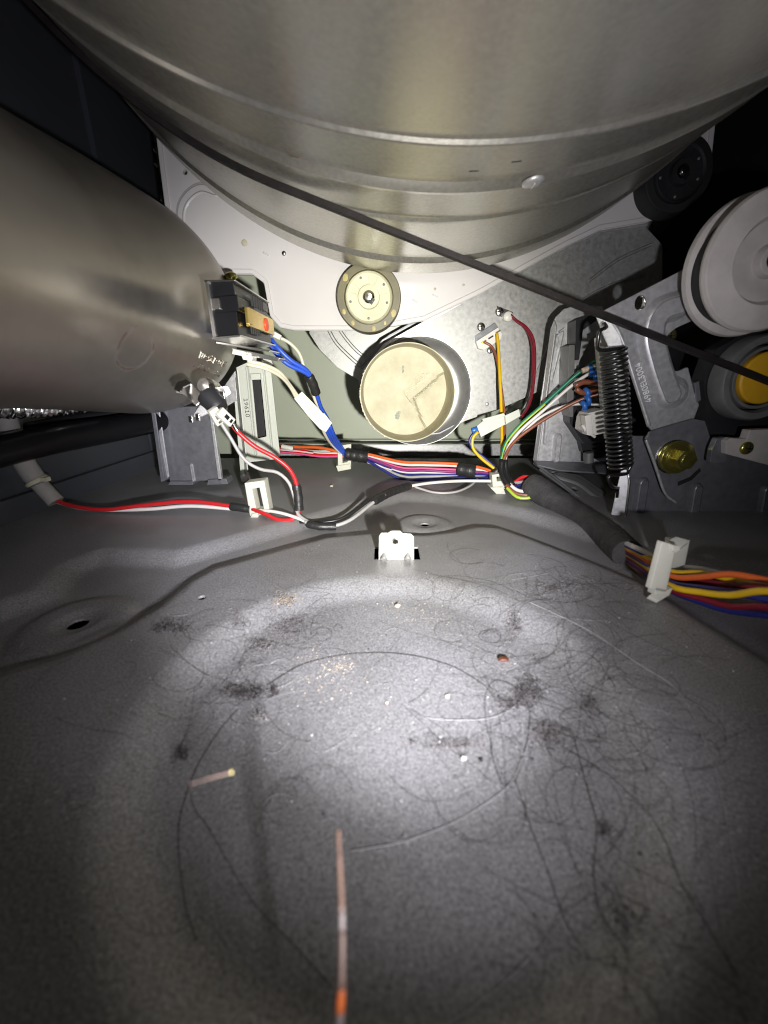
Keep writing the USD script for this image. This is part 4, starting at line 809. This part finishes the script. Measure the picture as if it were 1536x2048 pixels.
# motor pulley end with amber disc
t = Thing('motor_pulley', 'grey motor pulley collar with an amber yellow disc at the right edge', 'pulley')
YA = .272; c = at(1530, 756, YA)
t.add('collar', lathe(c, ax, [(pxs(84, 1530, 756, YA), -.012), (pxs(84, 1530, 756, YA), -.002), (pxs(80, 1530, 756, YA), 0), (pxs(68, 1530, 756, YA), .0), (pxs(64, 1530, 756, YA), -.004)], 64), 'dull_grey', 40)
t.add('inner_collar', lathe(c, ax, [(pxs(62, 1530, 756, YA), -.006), (pxs(60, 1530, 756, YA), -.001), (pxs(54, 1530, 756, YA), -.001), (pxs(53, 1530, 756, YA), -.006)], 64), 'dull_grey', 40)
t.add('disc', lathe(c, ax, [(pxs(50, 1530, 756, YA), -.006), (pxs(50, 1530, 756, YA), .0002), (pxs(47, 1530, 756, YA), .0012), (.0001, .0014)], 64), 'amber', 40)
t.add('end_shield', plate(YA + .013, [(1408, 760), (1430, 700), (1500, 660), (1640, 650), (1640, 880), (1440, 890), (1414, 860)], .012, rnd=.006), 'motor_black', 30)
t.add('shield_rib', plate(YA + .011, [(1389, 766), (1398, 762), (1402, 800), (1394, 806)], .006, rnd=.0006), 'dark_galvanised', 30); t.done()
# lever
t = Thing('belt_switch_lever', 'pale plastic lever with a yellow zinc screw at the right edge', 'lever')
YW = .262; pl = YP(YW)
t.add('arm', plate(pl, [(1452, 882), (1462, 876), (1494, 878), (1500, 860), (1600, 856), (1600, 934), (1536, 930), (1452, 908)], .006, rnd=.0010), 'pulley_nylon', 30)
t.add('bracket', plate(YW + .004, [(1424, 900), (1434, 876), (1456, 874), (1452, 926), (1420, 926)], .004, rnd=.0015), 'dark_galvanised', 30)
t.parts.append(screw(1492, 896, YW, 13, 'zinc_yellow')); t.done()

# ================================================================ TAB ON THE PAN
Yt = fl(790, 1119)[1]; pl = YP(Yt)
t = Thing('floor_tab', 'small upright steel tab bent up out of the pan beside its slot', 'tab')
tpoly = poly_uv(pl, [(757, 1121), (758, 1072), (762, 1066), (776, 1066), (782, 1062), (800, 1062), (806, 1067), (822, 1068), (828, 1074), (828, 1121)], .0006).difference(disc_uv(pl, 791, 1083, 6))
t.add('plate', extr(pl, tpoly, .0012), 'spangle', 30)
t.add('hole_rim', tube([at(791 + 6 * math.cos(x), 1083 + 6 * math.sin(x), Yt - .0002) for x in np.linspace(0, 2 * np.pi, 25)], .0004, 6), 'bright_steel', True)
for px in (768, 816): t.add('gusset', cyl(at(px, 1106, Yt), at(px, 1119, Yt - .003), .0005, 10, .0022), 'spangle', 40)
t.done()

# ================================================================ THE RUSTY WIRE NEAR THE LENS
t = Thing('rusty_wire', 'blurred rusty wire end pointing up from the bottom edge, close to the lens', 'wire')
p_ = spline([at(672, 2220, .020), at(678, 2060, .0238), at(683, 1960, .0262), at(684, 1850, .0300), at(680, 1740, .0352), at(676, 1660, .0400)], step=.0004); k = len(p_)
mk('rust_orange', (.34, .075, .012), .6, 0, .3, 900.); mk('rust_brown', (.065, .038, .026), .6, 0, .3, 700.); mk('flux_white', (.10, .082, .076), .7, 0, .2, 900.)
cuts = ((0, .37, 'flux_white'), (.37, .47, 'rust_orange'), (.47, .64, 'rust_brown'), (.64, .70, 'flux_white'), (.70, 1, 'rust_brown'))
for f0, f1, m_ in cuts:
    q = p_[int(f0 * (k - 1)):int(f1 * (k - 1)) + 1]; t.add('corroded_length', tube(q, np.linspace(.00062 - .0003 * f0, .00062 - .0003 * f1, len(q)) * (1 + .25 * (meshkit.noise(q * 900) - .4)), 12), m_, True)
t.done()
t = Thing('straw_fibre', 'blurred straw coloured fibre with a pale tip at lower left', 'fibre')
p_ = spline([at(380, 1568, .040), at(420, 1556, .0415), at(462, 1544, .043)]); t.add('strand', tube(p_, np.linspace(.00015, .00026, len(p_)), 8), 'rust_brown', True)
t.add('tip', trimesh.creation.icosphere(2, .00030).apply_translation(p_[-1]), 'tyre_stain', True); t.done()

# ================================================================ HAIR, LINT AND CRUMBS ON THE PAN
def strand(label, px, mat, r=.00007, lift=.0004, extra=None):
    q = spline([onf(*p, lift) for p in px], step=.002); q[:, 2] += .0004 * (meshkit.noise(q * 60) - .3)
    one('hair_strand', tube(q, r, 5), mat, label, 'hair', True)
strand('long dark hair arching over the middle of the dish', [(534, 1372), (570, 1348), (612, 1327), (690, 1310), (769, 1306), (839, 1314), (900, 1331), (940, 1352), (972, 1374), (985, 1392)], 'hair_dark', .00010)
strand('long dark hair sweeping down the left side of the dish', [(476, 1419), (450, 1448), (429, 1476), (408, 1510), (394, 1534), (376, 1580), (362, 1628), (357, 1670), (361, 1740), (374, 1824), (394, 1880)], 'hair_dark', .00008)
strand('dark hair running diagonally to the foot of the rusty wire', [(380, 1590), (392, 1625), (417, 1656), (495, 1789), (573, 1875), (660, 1968)], 'hair_dark', .00007)
strand('pale hair curving from the rusty wire up to the right of the dish', [(702, 1703), (760, 1693), (808, 1683), (900, 1648), (970, 1608), (1020, 1568), (1046, 1515), (1058, 1480)], 'hair_light', .00009)
strand('long pale hair running down the right hand side of the pan', [(1060, 1205), (1176, 1260), (1274, 1327), (1346, 1372), (1386, 1430), (1422, 1520), (1448, 1613), (1471, 1734), (1480, 1800)], 'hair_light', .00009)
strand('dark hair looped into a big oval on the right of the dish', [(984, 1494), (972, 1440), (972, 1390), (990, 1362), (1020, 1368), (1050, 1400), (1060, 1440), (1040, 1540), (1010, 1572), (990, 1530), (982, 1490)], 'hair_dark', .00007)
strand('pale hair lying almost straight across the dish centre', [(850, 1436), (917, 1441), (984, 1436), (1030, 1412), (1060, 1380)], 'hair_light', .00008)
strand('little coiled dark hair right of the dish middle', [(965, 1268), (985, 1258), (1002, 1268), (996, 1284), (974, 1284), (958, 1274), (966, 1262), (990, 1262), (1000, 1274)], 'hair_dark', .00006)
strand('thick pale hair at the very bottom right of centre', [(880, 2060), (950, 2010), (1010, 1965), (1060, 1915)], 'hair_light', .00008)
strand('dark hair running down the lower right from the lint', [(1150, 1480), (1170, 1560), (1194, 1650), (1188, 1740), (1200, 1820), (1260, 1910)], 'hair_dark', .00008)
strand('dark hair curving through the lower right shade', [(1030, 1560), (1045, 1600), (1060, 1650), (1095, 1740), (1130, 1840), (1180, 1920)], 'hair_dark', .00008)
strand('dark hair slanting to the lower right corner', [(1120, 1490), (1210, 1545), (1290, 1620), (1330, 1680), (1360, 1760), (1420, 1860), (1480, 1960)], 'hair_dark', .00008)

def curves(name, lines, widths, mat, label, cat):
    c = UsdGeom.BasisCurves.Define(stage, numbered('/World', name)); c.CreateTypeAttr('linear')
    c.CreateCurveVertexCountsAttr([len(l) for l in lines]); pts = np.vstack(lines)
    c.CreatePointsAttr(Vt.Vec3fArray.FromNumpy(pts.astype(np.float32)))
    w = np.concatenate([np.full(len(l), x) for l, x in zip(lines, widths)] if False else [np.full(len(l), x * (.75 if 'pale' in name else 1.)) for l, x in zip(lines, widths)]); c.CreateWidthsAttr(Vt.FloatArray.FromNumpy(w.astype(np.float32))); c.SetWidthsInterpolation('vertex')
    UsdShade.MaterialBindingAPI.Apply(c.GetPrim()).Bind(MATS[mat]); o = c.GetPrim()
    o.SetCustomDataByKey('label', label); o.SetCustomDataByKey('category', cat); o.SetCustomDataByKey('kind', 'stuff')
def curl(p, length, bend, n=14, lift=.0006, seed=0):
    a = rng.uniform(0, 2 * np.pi); k = rng.normal(0, bend); dk = rng.normal(0, bend * .8); q = [np.array(p[:2])]
    for i in range(n - 1):
        a += (k + dk * i / n) / n; q.append(q[-1] + length / n * np.array([math.cos(a), math.sin(a)]))
    q = np.array(q); z = FZ(np.column_stack([np.clip(q[:, 0], -.27, .34), np.clip(q[:, 1], -.02, .49)])) + lift * (.35 + np.abs(np.sin(np.linspace(0, rng.uniform(1, 5), n) + rng.uniform(0, 3))))
    return np.column_stack([q, z])
L1, W1 = [], []
def scatter(px, py, sx, sy, n, ln, bend, w=.00006):
    for _ in range(n):
        p = onf(min(max(px + rng.normal(0, sx), 20), 1500), min(max(py + rng.normal(0, sy), 1100), 2000)); L1.append(curl(p, ln * rng.uniform(.5, 1.4), bend)); W1.append(w * rng.uniform(.7, 1.5))
scatter(1130, 1300, 100, 80, 56, .045, 3.2); scatter(1150, 1420, 100, 80, 40, .04, 3.2); scatter(1180, 1560, 120, 120, 26, .035, 2.2); scatter(1250, 1800, 120, 120, 26, .022, 1.6)
scatter(1110, 1180, 100, 30, 45, .04, 4); scatter(580, 1260, 50, 40, 36, .018, 4); scatter(470, 1390, 70, 60, 30, .02, 3.5); scatter(400, 1250, 120, 60, 16, .03, 3); scatter(700, 1450, 260, 160, 26, .022, 3.); scatter(1230, 1930, 90, 80, 24, .018, 2.)
curves('loose_hair', L1, W1, 'hair_dark', 'tangle of fine dark hairs strewn over the pan, thickest at right', 'hair')
L1, W1 = [], []
scatter(1120, 1290, 110, 90, 24, .03, 3, .00005); scatter(1180, 1500, 150, 140, 20, .03, 2.5, .00005); scatter(700, 1450, 240, 150, 24, .012, 3, .00007); scatter(480, 1400, 80, 60, 14, .014, 3, .00007)
curves('pale_hair', L1, W1, 'hair_light', 'scattered fine pale hairs and fibres lying on the pan', 'hair')

def clump(label, px, py, wx, wy, n, mats=(('lint_dark', .6), ('lint_grey', .4)), ln=.006, h=.0012):
    t = Thing('lint_clump', label, 'lint'); c = onf(px, py)
    for m_, fr in mats:
        V = []
        for k in range(int(n * fr)):
            u = rng.normal(0, .42, 2); p = onf(px + u[0] * wx, py + u[1] * wy)
            q = curl(p, ln * rng.uniform(.4, 1.2), 7., 9, h * rng.uniform(.4, 1.4)); V.append(tube(q, .00003 * rng.uniform(.8, 1.8), 4))
        for k in range(int(n * fr * 2.2)):
            u = rng.normal(0, .4, 2); p = onf(px + u[0] * wx, py + u[1] * wy, .0002); b_ = trimesh.creation.icosahedron(); b_.apply_scale(rng.uniform(.00008, .00024, 3) * [1.3, 1.3, .7]); b_.apply_translation(p); V.append(b_)
        t.add('fluff' if m_ != 'lint_dark' else 'dark_fibre', V, m_, True, kind='stuff')
    t.done()
DK = (('lint_dark', .75), ('lint_grey', .25)); GR = (('lint_dark', .35), ('lint_grey', .65)); TN = (('crumb_tan', .55), ('lint_dark', .3), ('lint_grey', .25))
clump('dark lint ridge on the left rim beside the small pan hole', 340, 1256, 46, 14, 90, DK)
clump('little dark lint fleck at upper left of the dish', 478, 1246, 26, 10, 36, GR)
clump('tan and dark lint patch at the top left of the dish', 572, 1200, 22, 12, 60, TN)
clump('wispy dark lint below the tan patch', 578, 1252, 50, 30, 90, GR, .009)
clump('dark lint streak sloping along the left dish edge', 520, 1292, 40, 16, 70, GR)
clump('dense dark lint bar at left of the dish centre', 488, 1386, 62, 16, 150, DK)
clump('round dark lint pellet at the end of the dark bar', 548, 1384, 9, 9, 60, DK, .003)
clump('small black and white lint bit below the dark bar', 520, 1436, 18, 7, 40, (('lint_dark', .6), ('crumb_white', .5)), .004)
clump('dark lint blob at lower left near the two hairs', 366, 1510, 14, 11, 50, DK, .004)
clump('pinkish grey lint streak beneath the small coil of hair', 1028, 1250, 18, 46, 90, GR)
clump('dark lint streak on the right of the dish centre', 1056, 1386, 40, 34, 140, DK)
clump('dark lint scrap at the right below the pale hair', 1020, 1410, 34, 10, 60, DK)
clump('reddish grey lint ball among hairs at right', 1180, 1412, 14, 14, 50, GR)
clump('dusty lint band along the right rim of the dish', 1120, 1180, 90, 26, 150, GR, .008)
clump('lint trail lying under the tangle of hairs at right', 1100, 1470, 46, 24, 110, GR, .008)
clump('grey lint line low on the dish beneath the pale hair', 900, 1492, 80, 8, 70, GR, .006)
clump('black lint scrap low on the right in the half shade', 1210, 1664, 14, 6, 30, DK, .003)
clump('dark lint smear at the lower right edge of the shade', 1250, 1840, 40, 30, 26, GR, .004)
# specks: white, tan and dark grains
def specks(name, mat, label, cat, n, gen, smin, smax):
    V = []; b0 = trimesh.creation.icosahedron()
    for k in range(n):
        px, py = gen(); 
        if not (20 < px < 1520 and 1080 < py < 2040): continue
        p = onf(px, py); s = rng.uniform(smin, smax) * (1 if rng.random() > .06 else 2.); b_ = b0.copy(); b_.vertices = b_.vertices * rng.uniform(.5, 1.3, (12, 1)) * s * [1.2, 1.2, .7] + p + [0, 0, s * .3]; V.append(b_)
    one(name, V, mat, label, cat, True, kind='stuff')
g0 = lambda: (rng.normal(780, 300), rng.normal(1380, 170))
specks('dust_specks', 'crumb_white', 'tiny white dust grains peppered over the dish', 'dust', 3200, lambda: (rng.normal(800, 340), rng.normal(1380, 190)), .00005, .00015)
specks('dark_specks', 'crumb_black', 'tiny dark dirt grains peppered over the dish', 'dirt', 420, lambda: (rng.normal(800, 330), rng.normal(1400, 220)), .00006, .00017)
specks('rim_dust', 'lint_grey', 'grey dust grains caught along the right rim of the dish', 'dust', 800, lambda: (rng.normal(1090, 130), rng.normal(1220, 80)), .00007, .00025)
def crumbs():
    k = rng.integers(0, 6); a = ((800, 1212, 40, 12), (680, 1335, 18, 8), (860, 1235, 30, 14), (650, 1370, 40, 16), (570, 1200, 16, 10), (640, 1318, 40, 12))[k]; return rng.normal(a[0], a[2]), rng.normal(a[1], a[3])
specks('tan_crumbs', 'crumb_tan', 'tan crumbs sprinkled in small groups across the back of the dish', 'crumbs', 300, crumbs, .00008, .0003)
c = onf(1007, 1318, .0008); m = trimesh.creation.icosphere(3, 1.); m.apply_scale([.0022, .0014, .0010]); m.vertices += .0005 * (meshkit.fbm(m.vertices * 900, 3)[:, None] - .5); m.apply_translation(c)
one('seed_husk', m, 'seed_brown', 'reddish brown seed husk lying alone right of the dish centre', 'husk', True)
for px, py, s, mat, lab in ((928, 1516, .0011, 'crumb_white', 'white crumb lying low in the middle of the dish'), (962, 1520, .0008, 'crumb_black', 'thin black crumb beside the white one'), (795, 1211, .0017, 'crumb_tan', 'largest tan crumb at the back edge of the dish, below the tab'), (774, 1405, .0007, 'crumb_tan', 'single tan bead near the dish centre'), (895, 1392, .0009, 'lint_white', 'white fluff speck right of the dish centre'), (663, 972, .0022, 'lint_beige', 'beige lint pellet on the pan before the rear harness')):
    b_ = trimesh.creation.icosphere(2, 1.); b_.apply_scale([s * 1.3, s, s * .7]); b_.vertices = b_.vertices * .62 + .7 * s * (meshkit.noise(b_.vertices * 1500)[:, None] - .5); b_.apply_translation(onf(px, py, s * .4)); one('crumb', b_, mat, lab, 'crumb', True)
